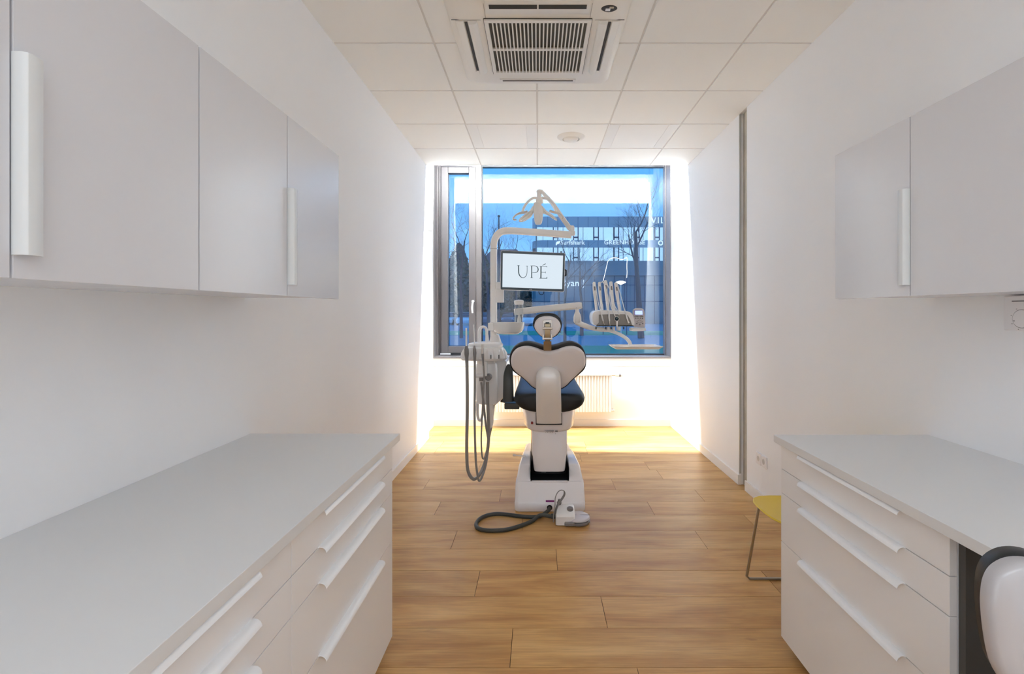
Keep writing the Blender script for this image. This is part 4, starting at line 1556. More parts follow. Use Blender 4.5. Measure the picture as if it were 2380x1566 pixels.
# ================================================================== MONITOR
KM = crop(1130, 560, 9.786)
mon = thing('monitor', 'wide monitor with black frame showing UPÉ in thin serif letters', 'monitor', KM(1060, 690, 3.86))
mz = 3.86
TL, TR, BR, BL = KM(330, 210, mz), KM(1800, 270, mz), KM(1775, 1160, mz), KM(318, 1110, mz)
def bil(s_, t_, d=0.0):
    a = TL.lerp(TR, s_); b_ = BL.lerp(BR, s_)
    p = a.lerp(b_, t_)
    return Vector((p.x, p.y + d, p.z))
def slab(m, s0, s1, t0, t1, d0, d1, rs=.0, rt=.0, n=5):
    if rs == 0:
        uv = [(s0, t0), (s1, t0), (s1, t1), (s0, t1)]
    else:
        uv = []
        for cs, ct, a0 in ((s0 + rs, t0 + rt, pi), (s1 - rs, t0 + rt, 1.5 * pi), (s1 - rs, t1 - rt, 0), (s0 + rs, t1 - rt, .5 * pi)):
            for k in range(n + 1):
                a = a0 + pi / 2 * k / n
                uv.append((cs + rs * cos(a), ct + rt * sin(a)))
    m.loft([[bil(s_, t_, d0) for s_, t_ in uv], [bil(s_, t_, d1) for s_, t_ in uv]])
m = MB(); slab(m, 0, 1, 0, 1, .002, .03, .022, .036)
m.build('casing', M['satin'], mon, bevel=0.002)
m = MB(); slab(m, .006, .994, .010, .990, -.001, .01, .02, .032)
m.build('bezel', M['bezel'], mon, bevel=0.001, seg=1)
m = MB(); slab(m, .034, .966, .072, .930, -.0018, .001)
m.build('screen', M['screen'], mon, smooth=False)
text('print', 'AOC', .0105, bil(.455, .975, -.002), M['inkl'], mon, ext=.0002)
m = MB()
p = bil(.40, .62, .035)
m.obox((p.x, p.y + .03, p.z), (.13, .05, .13))
m.tube([(p.x, p.y + .04, p.z), (p.x - .12, 4.03, p.z - .06)], .018)
m.build('mount', M['dkgrey'], mon, bevel=0.01)
m = MB()
m.tube([bil(.934, .02, .02), bil(.936, -.045, .022)], [.0052, .0052])
m.build('antenna', M['black'], mon)
m = MB()
m.tube([bil(1.0, .42, .03), bil(1.022, .44, .03), bil(1.022, .56, .03), bil(1.0, .58, .03)], [.006, .008, .008, .006], n=8)
m.build('side_grip', M['black'], mon)
m = MB()
m.tube(cr([bil(.60, 1.0, .03), bil(.615, 1.06, .03), bil(.65, 1.085, .03), bil(.678, 1.05, .03), bil(.68, 1.0, .03)], 5), .003, n=8)
m.build('cable', M['black'], mon)
# serif letters
m = MB()
dd0, dd1 = -.0026, -.0016
def poly(pts):
    A = [m.bm.verts.new(Vector((*[0] * 3,)) + KM(u, v, mz + dd0)) for u, v in pts]
    B = [m.bm.verts.new(KM(u, v, mz + dd1)) for u, v in pts]
    n = len(pts)
    m.bm.faces.new(A); m.bm.faces.new(B[::-1])
    for i in range(n):
        m.bm.faces.new((A[i], B[i], B[(i + 1) % n], A[(i + 1) % n]))
def ribbon(pts, ws):
    P = cr([(a_, b__, 0) for a_, b__ in pts], 6)
    ws = lerp_list(ws, len(P))
    Lf, Rt = [], []
    for i, p in enumerate(P):
        t_ = (P[min(i + 1, len(P) - 1)] - P[max(i - 1, 0)]).normalized()
        nn = Vector((-t_.y, t_.x, 0))
        Lf.append(p + nn * ws[i] / 2); Rt.append(p - nn * ws[i] / 2)
    for i in range(len(P) - 1):
        poly([(Lf[i].x, Lf[i].y), (Lf[i + 1].x, Lf[i + 1].y), (Rt[i + 1].x, Rt[i + 1].y), (Rt[i].x, Rt[i].y)])
# U
ribbon([(735, 560), (736, 640), (740, 720), (765, 790), (825, 835), (885, 815), (922, 760), (930, 690), (931, 565)], [24, 24, 23, 20, 14, 12, 11, 10, 10])
poly([(705, 552), (762, 552), (762, 560), (705, 560)])
poly([(905, 564), (952, 566), (952, 574), (905, 572)])
# P
ribbon([(1036, 568), (1037, 700), (1036, 835)], [22, 22, 22])
poly([(1005, 560), (1060, 560), (1060, 568), (1005, 568)])
poly([(1003, 830), (1066, 832), (1066, 841), (1003, 839)])
ribbon([(1040, 566), (1110, 566), (1160, 590), (1183, 650), (1160, 700), (1110, 718), (1050, 716)], [9, 10, 18, 22, 16, 10, 8])
# E
ribbon([(1247, 578), (1246, 700), (1244, 845)], [26, 26, 26])
poly([(1215, 570), (1385, 574), (1385, 600), (1379, 600), (1372, 584), (1215, 579)])
poly([(1250, 706), (1345, 708), (1350, 690), (1355, 690), (1355, 738), (1350, 738), (1345, 718), (1250, 716)])
poly([(1208, 842), (1362, 843), (1385, 815), (1391, 815), (1388, 854), (1208, 852)])
poly([(1278, 553), (1345, 508), (1358, 520), (1284, 560)])
m.build('lettering', M['ink'], mon, smooth=False)

# ================================================================== CUP STAND AND BOWL
KC = crop(1160, 680, 9.917)
cs = thing('cuspidor', 'translucent white cuspidor bowl on the post with clear cup column', 'cuspidor', W(1180, 775, 3.92))
bc = W(1180, 765, 3.95)
m = MB()
zt1, zb1 = W(0, 749, 3.92).z, W(0, 777, 3.92).z
m.lathe([(.04, zb1), (.085, zb1 + .003), (.115, zb1 + .02), (.132, zb1 + .05), (.138, zt1 - .004), (.138, zt1), (.133, zt1), (.130, zt1 - .012), (.124, zb1 + .05), (.105, zb1 + .025), (.05, zb1 + .012), (.001, zb1 + .010)], (bc.x + .002, 3.97, 0), n=48, sy=.8)
m.build('bowl', M['bowl'], cs, sharp=60)
m = MB()
a, b_ = W(1135, 750, 3.95), W(1143, 768, 3.95)
m.box(a.x, b_.x + .02, 3.92, 4.03, b_.z, a.z)
m.build('bowl_mount', M['plas2'], cs, bevel=0.005)
m = MB()
c1 = W(1206, 700, 3.93)
m.lathe([(.036, W(0, 748, 3.93).z), (.036, W(0, 707, 3.93).z), (.0345, W(0, 707, 3.93).z), (.0345, W(0, 748, 3.93).z)], (c1.x, 3.93, 0), n=32)
m.build('clear_column', M['clear'], cs)
m = MB()
m.lathe([(.036, W(0, 708, 3.93).z), (.039, W(0, 703, 3.93).z), (.041, W(0, 699.5, 3.93).z), (.036, W(0, 698, 3.93).z), (.02, W(0, 696.5, 3.93).z), (.001, W(0, 696, 3.93).z)], (c1.x, 3.93, 0), n=32)
m.build('column_cap', M['plas2'], cs)
m = MB()
m.lathe([(.018, W(0, 750, 3.93).z), (.017, W(0, 742, 3.93).z), (.009, W(0, 734, 3.93).z), (.006, W(0, 730, 3.93).z)], (c1.x + .002, 3.93, 0), n=20)
m.build('cup_filler', M['plas2'], cs)

# ================================================================== INSTRUMENT ARM AND TABLE
ia = thing('instrument_table', 'cream swing arm carrying the grey instrument console right of the chair', 'instrument table', W(1400, 770, 3.9))
m = MB()
m.rbar([KC(350, 445, 3.98), KC(400, 440, 3.98), KC(1000, 376, 3.95), KC(1860, 297, 3.90), KC(1905, 293, 3.90)], [.024, .027, .0275, .0285, .024], [.026, .030, .030, .030, .026], e=6)
m.build('balance_arm', M['plas2'], ia, sharp=60)
m = MB()
m.sphere(KC(1778, 350, 3.868), .0025, 8, 6)
m.build('screw', M['midgrey'], ia)
m = MB()
m.rbar([KC(1798, 380, 3.90), KC(1798, 470, 3.90)], .014, .014, up=(1, 0, 0), e=3)
m.build('pivot', M['plas2'], ia)
m = MB()
m.rbar([KC(1798, 440, 3.90), KC(1800, 500, 3.90), KC(1802, 560, 3.90), KC(1805, 660, 3.90), KC(1800, 710, 3.90)], [.016, .025, .031, .032, .022], [.02, .028, .03, .03, .022], up=(1, 0, 0), e=4)
KI = crop(1350, 640, 8.242)
m.rbar(cr([KC(1770, 670, 3.90), KC(1900, 730, 3.90), KC(2060, 795, 3.90), KI(130, 985, 3.90), KI(300, 1022, 3.90), KI(480, 1040, 3.90), KI(590, 1045, 3.90)], 4), [.022, .022, .021, .019, .018, .017, .016], .024, e=4)
m.build('elbow', M['plas2'], ia, sharp=60)
# console
m = MB()
con = cr([KI(300, 965, 3.90), KI(232, 925, 3.90), KI(206, 840, 3.90), KI(206, 760, 3.90), KI(232, 700, 3.90), KI(290, 672, 3.90), KI(420, 665, 3.90), KI(600, 668, 3.90), KI(800, 676, 3.90), KI(900, 692, 3.90), KI(965, 735, 3.90), KI(1008, 820, 3.90), KI(1022, 900, 3.90), KI(1010, 962, 3.90)], 3)
con = [Vector((p.x, p.y, p.z)) for p in con]
cc = sum(con, Vector()) / len(con)
rings = []
for sc_, yy in ((.90, 3.845), (.97, 3.85), (1.0, 3.862), (1.0, 4.05), (.97, 4.07), (.9, 4.075)):
    rings.append([(cc.x + (p.x - cc.x) * sc_, yy, cc.z + (p.z - cc.z) * sc_) for p in con])
m.loft(rings)
m.build('console', M['unit'], ia, sharp=50)
m = MB()
pts = [KI(u, v, 3.838) for u, v in ((345, 750), (600, 742), (850, 745), (905, 770), (950, 850), (985, 955), (300, 955), (345, 900))]
m.loft([[(p.x, 3.836, p.z) for p in pts], [(p.x, 3.86, p.z) for p in pts]])
m.build('front_panel', M['conface'], ia, bevel=0.003)
m = MB()
m.rbar([KI(300, 962, 3.842), KI(1005, 965, 3.842)], .004, .012, e=3)
for u in (290, 475, 582, 818):
    p = KI(u, 1008, 3.86)
    m.obox(p, (.008, .03, .020))
m.build('trim_strip', M['dkgrey'], ia, bevel=0.001)
m = MB()
for u, w_ in ((525, 40), (630, 25), (735, 35)):
    p = KI(u, 1020, 3.87)
    m.obox(p, (w_ / 8.24 * 3.87 / F * 2 * .5 + .006, .03, .032))
m.build('connector', M['plas2'], ia, bevel=0.003)
# bracket to the right and control panel
m = MB()
m.rbar([KI(940, 1030, 3.90), KI(1000, 1032, 3.90), KI(1180, 1030, 3.88), KI(1230, 1028, 3.88)], [.012, .015, .0145, .012], .03, e=3.5)
m.build('bracket', M['plas2'], ia, sharp=60)
m = MB()
m.lathe([(.001, -.006), (.009, -.006), (.010, .02)], KI(965, 1032, 3.862), axis='y', n=20)
m.build('bracket_screw', M['steel'], ia)
m = MB()
kp = cr([KI(1030, 990, 3.86), KI(1010, 950, 3.86), KI(1000, 800, 3.86), KI(995, 680, 3.86), KI(1010, 645, 3.86), KI(1050, 630, 3.86), KI(1120, 626, 3.86), KI(1180, 636, 3.86), KI(1210, 665, 3.86), KI(1222, 720, 3.86), KI(1232, 850, 3.86), KI(1234, 950, 3.86), KI(1220, 990, 3.86)], 3)
m.dome(kp, [(.02, .012), (.85, .012), (.95, .008), (1.0, 0), (1.0, -.012), (.02, -.014)], (0, -1, .15))
pan = m.build('control_panel', M['ctrl'], ia, sharp=60)
m = MB()
pts = [KI(u, v, 3.845) for u, v in ((1018, 668), (1192, 668), (1196, 762), (1022, 762))]
m.loft([[(p.x, 3.845, p.z) for p in pts], [(p.x, 3.850, p.z) for p in pts]])
m.build('display_surround', M['lilac'], pan, smooth=False)
m = MB()
pts = [KI(u, v, 3.843) for u, v in ((1036, 676), (1180, 676), (1184, 750), (1040, 750))]
m.loft([[(p.x, 3.8425, p.z) for p in pts], [(p.x, 3.846, p.z) for p in pts]])
m.build('display', M['lcd'], pan, smooth=False)
m = MB()
for u, v, r_ in [(1040, 782, 12), (1070, 782, 12), (1095, 782, 12), (1135, 782, 12), (1165, 782, 12), (1185, 785, 12), (1052, 818, 11), (1095, 818, 11), (1140, 818, 11), (1180, 822, 13), (1072, 920, 14), (1130, 942, 14), (1185, 920, 14)]:
    p = KI(u, v, 3.845)
    r2 = r_ / 8.242 * 3.845 / F
    m.lathe([(.0001, -.002), (r2, -.002), (r2, .004)], p, axis='y', n=10)
ring_pts = [KI(u, v, 3.844) for u, v in ((1068, 882), (1124, 850), (1185, 882), (1124, 914))]
m.tube([ring_pts[0], ring_pts[1], ring_pts[2], ring_pts[3], ring_pts[0]], .0014, n=6)
m.build('button', M['midgrey'], pan)

# whip arms
whips = [((252, 125), (300, 665), 30, 24), ((352, 125), (408, 665), 27, 24), ((468, 95), (518, 668), 29, 22), ((572, 115), (632, 668), 30, 30), ((668, 132), (745, 672), 30, 28)]
for (a_, b__, wt, wb) in whips:
    m = MB()
    A, B = KI(a_[0], a_[1], 3.93), KI(b__[0], b__[1], 3.93)
    k_ = 3.93 / F / 8.242
    mid = A.lerp(B, .5) + Vector((-.003, 0, 0))
    m.rbar(cr([A, A.lerp(B, .08), mid, B], 5), [wt * k_ * .6, wt * k_ * 1.05, wt * k_ * 1.1, wb * k_, wb * k_], [.006, .010, .012, .012], up=(1, 0, 0), e=3.5)
    w_ = m.build('whip_arm', M['plas2'], ia, sharp=60)
    m = MB()
    c_ = A.lerp(B, .86)
    m.rbar([A.lerp(B, .78), A.lerp(B, .99)], wb * k_ * 1.06, .0125, up=(1, 0, 0), e=3.5)
    m.build('sleeve', M['armlacq'], w_)
    m = MB()
    m.rbar([A.lerp(B, .16) + Vector((0, -.009, 0)), A.lerp(B, .30) + Vector((0, -.012, 0))], wt * k_ * .45, .003, up=(1, 0, 0), e=2.5)
    m.build('slot', M['midgrey'], w_)

# handpieces
hps = [
    ('white handpiece hanging at the left of the instrument console', [(270, 130), (300, 300), (330, 500), (370, 650), (395, 740)], [(395, 740), (408, 800), (425, 870)], [(425, 870), (432, 900), (452, 945)], 1),
    ('slim white handpiece, second from left on the console', [(372, 130), (400, 135), (425, 125), (480, 250), (530, 480), (535, 620), (540, 700)], [(540, 700), (540, 790), (548, 870)], [(548, 870), (552, 920), (562, 965)], 1),
    ('white handpiece with dark round end, centre of the console', [(585, 120), (560, 250), (545, 420), (580, 600), (620, 700), (662, 790)], [(690, 870), (690, 920), (692, 985)], [(692, 985), (690, 1060)], 2),
    ('white handpiece hose, fourth from left on the console', [(492, 100), (520, 200), (570, 300), (600, 420), (640, 560), (690, 650), (742, 745)], None, None, 0),
    ('white handpiece with pinkish tip, right end of the console', [(690, 140), (740, 300), (790, 480), (830, 630), (862, 730)], [(862, 730), (880, 800), (905, 885)], [(905, 885), (920, 915)], 3),
]
for lab, hose, hnd, tip, kind in hps:
    t = thing('handpiece', lab, 'handpiece', KI(hose[-1][0], hose[-1][1], 3.81), 'handpieces on the instrument console')
    m = MB()
    n_ = len(hose)
    m.tube(cr([KI(u, v, 3.915 - .10 * (i / (n_ - 1)) ** 1.0) for i, (u, v) in enumerate(hose)], 6), .0037, n=10)
    m.build('hose', M['unit'], t)
    if hnd:
        m = MB()
        m.tube(cr([KI(u, v, 3.815) for u, v in hnd], 4), [.0055, .0065, .0060] if kind != 2 else [.010, .0075, .0055], n=14)
        m.build('handle', M['unit'], t)
    if tip:
        m = MB()
        m.tube([KI(u, v, 3.81) for u, v in tip], [.0055, .003, .0022] if kind == 1 else ([.006, .004] if kind == 2 else [.0072, .0065]), n=12)
        m.build('tip', M['satin'] if kind != 3 else M['plas2'], t)
    if kind == 2:
        m = MB()
        m.sphere(KI(690, 828, 3.80), (.0165, .012, .0165), 20, 12)
        m.build('head', M['bezel'], t)
        m = MB()
        m.lathe([(.0185, -.002), (.0205, .004), (.017, .012)], KI(690, 830, 3.805), axis='y', n=24)
        m.build('collar', M['unit'], t)

# tray
tr = thing('instrument_tray', 'flat cream instrument tray on a curved arm below the console', 'tray', W(1470, 812, 3.9))
m = MB()
m.rbar(cr([KI(555, 1062, 3.90), KI(640, 1085, 3.90), KI(740, 1125, 3.90), KI(850, 1190, 3.90), KI(920, 1260, 3.90), KI(952, 1330, 3.90)], 5), [.013, .013, .0135, .014, .0145, .015], .018, up=(0, 0, 1), e=4)
m.build('arm', M['plas2'], tr, sharp=60)
m = MB()
A, B = KI(560, 1338, 3.90), KI(1480, 1338, 3.90)
zt2 = A.z
hwy = .13
def trr(z, ins):
    return [(A.x + ins, 3.86 - hwy + ins, z), (B.x - ins, 3.86 - hwy + ins, z), (B.x - ins, 3.86 + hwy - ins, z), (A.x + ins, 3.86 + hwy - ins, z)]
m.loft([trr(zt2 - .022, .030), trr(zt2 - .020, .026), trr(zt2 - .004, .004), trr(zt2, .0), trr(zt2 + .003, .003), trr(zt2 - .001, .008), trr(zt2 - .017, .030)])
m.build('tray_plate', M['plas2'], tr, bevel=0.003)

# ================================================================== DENTAL STOOL (right edge)
st = thing('dental_stool', 'white-backed dental stool with dark pad at the right worktop', 'stool', (.80, .80, 0))
SZ = .66
def ws(x, y, Z=SZ):
    return W(x, y, Z)
so = [(2296, 1420), (2297, 1380), (2303, 1350), (2318, 1325), (2345, 1308), (2375, 1302), (2410, 1305), (2450, 1318), (2490, 1328), (2530, 1330), (2570, 1328), (2610, 1318), (2650, 1305), (2685, 1302), (2715, 1308), (2742, 1325), (2757, 1350), (2763, 1380), (2764, 1420),
      (2750, 1500), (2725, 1570), (2680, 1640), (2600, 1690), (2530, 1700), (2460, 1690), (2380, 1640), (2325, 1570), (2305, 1500)]
sh = cr([ws(*p) for p in so], 3, True)
m = MB()
m.dome(sh, [(.02, .016), (.5, .016), (.85, .014), (.95, .010), (.99, .004), (1.0, -.004), (.985, -.014)], (0, -1, 0))
m.build('backrest_shell', M['pad'], st, sharp=60)
so2 = [(x + (13 if x < 2530 else -13), y - 10 if y < 1400 else y) for x, y in so]
m = MB()
m.dome(cr([ws(*p, Z=SZ + .016) for p in so2], 3, True), [(.95, .002), (1.0, -.004), (.995, -.016), (.97, -.034), (.85, -.045), (.02, -.045)], (0, -1, 0))
m.build('backrest_cushion', M['leather'], st, sharp=70)
sx_ = ws(2530, 0).x
m = MB()
m.rbar(cr([(sx_, SZ - .01, .86), (sx_, SZ - .03, .75), (sx_, SZ - .01, .50), (sx_, SZ + .04, .415), (sx_, SZ + .12, .415)], 5), .010, .022, up=(0, 1, 0), e=4)
m.build('backrest_bar', M['chrome'], st, sharp=60)
m = MB()
m.lathe([(.001, .425), (.14, .425), (.165, .435), (.175, .455), (.168, .48), (.14, .495), (.001, .49)], (sx_, SZ + .19, 0), n=40)
m.build('seat', M['leather'], st, sharp=60)
m = MB()
m.lathe([(.024, .11), (.024, .28), (.014, .28), (.014, .43)], (sx_, SZ + .19, 0), n=24)
m.build('gas_lift', M['chrome'], st)
for k in range(5):
    a = 2 * pi * k / 5 + .3
    m = MB()
    d = Vector((cos(a), sin(a), 0))
    c0 = Vector((sx_, SZ + .19, .12))
    m.rbar([c0 + d * .01, c0 + d * .15 + Vector((0, 0, -.012)), c0 + d * .26 + Vector((0, 0, -.045))], [.018, .015, .010], [.022, .018, .014], e=4)
    lg = m.build('leg', M['chrome'], st, sharp=60)
    m = MB()
    cc_ = c0 + d * .26
    m.lathe([(.001, -.02), (.022, -.02), (.027, -.012), (.027, .012), (.022, .02), (.001, .02)], (cc_.x, cc_.y, .0275), axis='x', n=20)
    m.tube([(cc_.x, cc_.y, .03), (cc_.x, cc_.y, .08)], .007, n=10)
    m.build('caster', M['black'], lg)

# ================================================================== OUTSIDE
GZ = -.10
def ground(name, label, y0, y1, matn, z=GZ, x0=-70, x1=90):
    m = MB(); m.box(x0, x1, y0, y1, z - .3, z)
    o = m.build(name, M[matn], smooth=False)
    return tag(o, label, None, None, 'structure')
def gy(py, z=GZ):
    return (EYE - z) * F / (py - 725)
ground('pavement', 'pale pavement strip below the window', 6.2, gy(822), 'paving')
ground('near_lawn', 'strip of lawn between pavement and road', gy(822), gy(803), 'lawn', GZ + .0)
ground('road', 'wet blue road running past the window', gy(803), gy(778), 'asphalt', GZ - .02)
ground('far_lawn', 'strip of lawn beyond the road', gy(778), gy(769), 'lawn')
ground('car_park', 'asphalt car park before the buildings', gy(769), 260, 'asphalt', GZ - .02)

# office building
BY = 60.0
k60 = BY / F
def bx(px): return (px - 1250) * k60
def bz_(py): return EYE - (py - 725) * k60
ob = thing('office_building', 'long dark office block with two glazed bands across the road', 'building', (bx(1400), BY, GZ))
m = MB()
m.box(bx(1245), bx(1900), BY + .4, BY + 18, GZ, bz_(505))
m.build('core', M['fasc_d'], ob, smooth=False)
# facade bands with rounded left corner
def band(name, py0, py1, matn, dy=0.0, r=1.6, xl=1237):
    m = MB()
    X0, X1 = bx(xl), bx(1900)
    pts = []
    n = 8
    for k in range(n + 1):
        a = pi + pi / 2 * k / n
        pts.append((X0 + r + r * cos(a), BY + dy + r + r * sin(a)))
    pts = [(X0, BY + dy + 6)] + pts + [(X1, BY + dy), (X1, BY + dy + 6)]
    m.prism(pts, 'z', bz_(py1), bz_(py0))
    return m.build(name, M[matn], ob, sharp=40)
band('parapet', 503, 528, 'fasc')
band('spandrel', 558, 575, 'fasc')
band('plinth_facade', 606, 640, 'fasc_d')
band('ground_facade', 640, 748, 'fasc_d', dy=.3)
pitch = 23.3
xs_ = []
x = 1262
while x < 1640:
    xs_.append(x)
    x += pitch / 2
g_i = 0
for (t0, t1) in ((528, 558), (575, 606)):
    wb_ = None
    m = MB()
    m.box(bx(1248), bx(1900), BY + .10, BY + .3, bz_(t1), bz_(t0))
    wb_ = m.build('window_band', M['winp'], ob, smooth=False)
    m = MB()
    i = 0
    x = 1262.0
    while x < 1900:
        w_ = .045
        m.box(bx(x) - w_ / 2, bx(x) + w_ / 2, BY + .0, BY + .12, bz_(t1), bz_(t0))
        i += 1
        x += 24 if i % 2 else 22.6
    # opening lights with heavier frames
    x = 1286.0
    while x < 1900:
        for dx in (0, 10.5):
            m.box(bx(x + dx) - .055, bx(x + dx) + .055, BY - .02, BY + .12, bz_(t1), bz_(t0))
        m.box(bx(x), bx(x + 10.5), BY - .02, BY + .12, bz_(t0 + 23) - .1, bz_(t0 + 23) + .06)
        x += 47.2
    m.build('mullion', M['mull'], wb_, smooth=False)
m = MB()
x = 1273.0
while x < 1640:
    m.box(bx(x) - .02, bx(x) + .02, BY - .01, BY + .01, bz_(528), bz_(503.5))
    m.box(bx(x) - .02, bx(x) + .02, BY - .01, BY + .01, bz_(575), bz_(558))
    x += 23.4
m.build('panel_joint', M['mull'], ob, smooth=False)
m = MB()
x = 1265.0
while x < 1640:
    m.box(bx(x) - .03, bx(x) + .03, BY + .25, BY + .31, GZ, bz_(606))
    x += 23.4
for py in (640, 662, 700):
    m.box(bx(1240), bx(1900), BY + .22, BY + .31, bz_(py) - .04, bz_(py) + .04)
m.build('ground_joint', M['mull'], ob, smooth=False)
text('sign', 'Surfshark', .80, (bx(1302.5), BY - .08, bz_(568.5)), M['sign'], ob, ext=.03)
m = MB()
for (u0, v0, u1, v1) in ((1592, 1465, 1625, 1380), (1640, 1435, 1668, 1372)):
    A = W(1130 + u0 / 9.79, 420 + v0 / 9.79, BY - .1); B = W(1130 + u1 / 9.79, 420 + v1 / 9.79, BY - .1)
    m.tube([A, A.lerp(B, .5), B], [.05, .13, .06], n=8)
m.build('sign', M['sign'], ob)
text('sign', 'GREENHOUSE', .78, (bx(1403.5), BY - .08, bz_(568)), M['sign'], ob, ext=.03, space=1.06)
text('sign', 'lyan J', 1.15, (bx(1311.5), BY + .15, bz_(664.5)), M['sign'], ob, ext=.03, space=1.05)
text('sign', 'VILV', 1.1, (bx(1513), BY - .08, bz_(519)), M['sign'], ob, ext=.03, space=1.2)
m = MB()
A = W(1535.5, 564.5, BY - .1)
ringp = [A + Vector((cos(2 * pi * k / 20) * .26, 0, sin(2 * pi * k / 20) * .26)) for k in range(21)]
m.tube(ringp, .07, n=8)
m.build('sign', M['sign'], ob)

# houses at the left
def house(label, x0, x1, y0, y1, ze, zr, matw='house'):
    t = thing('house', label, 'house', ((x0 + x1) / 2, (y0 + y1) / 2, GZ))
    m = MB(); m.box(x0, x1, y0, y1, GZ, ze)
    m.build('wall', M[matw], t, smooth=False)
    m = MB()
    xm = (x0 + x1) / 2
    h = .5
    m.loft([[(x0 - h, y0 - h, ze), (x1 + h, y0 - h, ze), (x1 + h, y1 + h, ze), (x0 - h, y1 + h, ze)],
            [(x0 + (xm - x0) * .55, (y0 + y1) / 2 - .2, zr), (x1 - (xm - x0) * .55, (y0 + y1) / 2 - .2, zr), (x1 - (xm - x0) * .55, (y0 + y1) / 2 + .2, zr), (x0 + (xm - x0) * .55, (y0 + y1) / 2 + .2, zr)]])
    m.build('roof', M['roof'], t, smooth=False)
    n = max(2, int((x1 - x0) / 3))
    for fz in (1.2, 4.2):
        if fz + 1.5 > ze:
            continue
        for i in range(n):
            xa = x0 + (x1 - x0) * (i + .5) / n
            m = MB(); m.box(xa - .5, xa + .5, y0 - .04, y0 + .02, fz, fz + 1.4)
            m.build('window', M['carg'], t, smooth=False)
    return t
house('hipped roof house beyond the trees at the left', -10.5, -1.0, 78, 88, 8.0, 12.2)
house('low dark house at the far left behind the cars', -33, -15, 80, 90, 7.5, 11.5)

# trees
def tree(label, px, Z, height, seed, spread=.55, trunk=.13, depth=6, lean=0.0, name='bare_tree', group='bare street trees', up=.25, first=.30, x=None):
    rg = random.Random(seed)
    X = (px - 1250) * Z / F
    m = MB()
    base = Vector((X, Z, GZ))
    def seg(p, q, r0, r1, n):
        t = (q - p).normalized()
        u = t.orthogonal().normalized(); w = t.cross(u)
        A = [m.bm.verts.new(p + (u * cos(2 * pi * k / n) + w * sin(2 * pi * k / n)) * r0) for k in range(n)]
        B = [m.bm.verts.new(q + (u * cos(2 * pi * k / n) + w * sin(2 * pi * k / n)) * r1) for k in range(n)]
        for k in range(n):
            m.bm.faces.new((A[k], A[(k + 1) % n], B[(k + 1) % n], B[k]))
    def grow(p, d, L, r, lev):
        nseg = 4 if lev < 3 else 3
        q = p
        dd = d.copy()
        for s in range(nseg):
            dd = (dd + Vector((rg.uniform(-1, 1), rg.uniform(-1, 1), rg.uniform(-.6, 1) * .8)) * (.10 + .05 * lev)).normalized()
            q2 = q + dd * L / nseg
            r2 = r * (1 - .13)
            seg(q, q2, r, r2, 6 if lev < 2 else 3)
            if lev < depth and (lev > 0 or s >= 1):
                nb = 1 if lev < 2 else (1 if rg.random() < .75 else 2)
                for _ in range(nb):
                    a = rg.uniform(0, 2 * pi)
                    side = dd.orthogonal().normalized()
                    side.rotate(Matrix.Rotation(a, 3, dd))
                    nd = (dd * (1 - spread) + side * spread + Vector((0, 0, up))).normalized()
                    grow(q2, nd, L * rg.uniform(.52, .74), r2 * .55, lev + 1)
            q, r = q2, r2
    t0 = Vector((lean, 0, 1)).normalized()
    q = base + t0 * height * first
    seg(base, q, trunk * 1.25, trunk, 8)
    grow(q, t0, height * .42, trunk, 0)
    o = m.build(name, M['bark'], smooth=False)
    tag(o, label, 'tree', group)
    return o
tree('large bare tree in front of the office block at the right', 1490, 27, 8.3, 11, spread=.50, trunk=.15, depth=6, lean=-.06)
tree('slim bare tree before the middle of the office block', 1352, 30, 5.6, 4, spread=.55, trunk=.10, depth=4)
tree('bare tree right of the monitor, before the glazed bands', 1300, 34, 5.4, 8, spread=.55, trunk=.10, depth=4)
tree('bare spreading tree seen between post and window frame', 1135, 25, 7.0, 21, spread=.58, trunk=.075, depth=6)
tree('bare tree behind the monitor left of the office block', 1200, 36, 8.0, 33, spread=.6, trunk=.09, depth=5)
tree('bare tree seen through the narrow casement', 1072, 27, 7.6, 41, spread=.6, trunk=.08, depth=6)
tree('bare tree at the far left edge of the casement', 1020, 33, 8.5, 47, spread=.62, trunk=.13, depth=5)
tree('young bare tree with thin trunk behind the headrest', 1313, 19.5, 3.9, 52, spread=.5, trunk=.055, depth=3, first=.5)

# dark evergreens behind the left trees
def evergreen(label, px, Z, h, w, seed):
    rg = random.Random(seed)
    X = (px - 1250) * Z / F
    t = thing('evergreen_tree', label, 'tree', (X, Z, GZ), 'dark evergreens behind the cars')
    m = MB(); m.tube([(X, Z, GZ), (X, Z, GZ + h * .5)], [.2, .1], n=8)
    m.build('trunk', M['bark'], t)
    m = MB()
    m.lathe([(.05, GZ + .6), (w * .8, GZ + h * .12), (w * .86, GZ + h * .3), (w * .72, GZ + h * .55), (w * .45, GZ + h * .78), (.05, GZ + h * .95)], (X, Z, 0), n=14)
    for i in range(2600):
        f_ = rg.random() ** .8
        z = GZ + .8 + (h - .8) * f_
        R = w * (1 - f_ ** 2.2) * rg.uniform(.75, 1.05) + .1
        a = rg.uniform(0, 2 * pi)
        c = Vector((X + cos(a) * R, Z + sin(a) * R, z))
        s_ = rg.uniform(.2, .45)
        vs = [m.bm.verts.new(c + Vector((rg.uniform(-1, 1), rg.uniform(-1, 1), rg.uniform(-1, .6))) * s_) for _ in range(4)]
        for f in ((0, 1, 2), (0, 2, 3), (0, 3, 1), (1, 3, 2)):
            m.bm.faces.new([vs[j] for j in f])
    m.build('foliage', M['ever'], t, smooth=False)
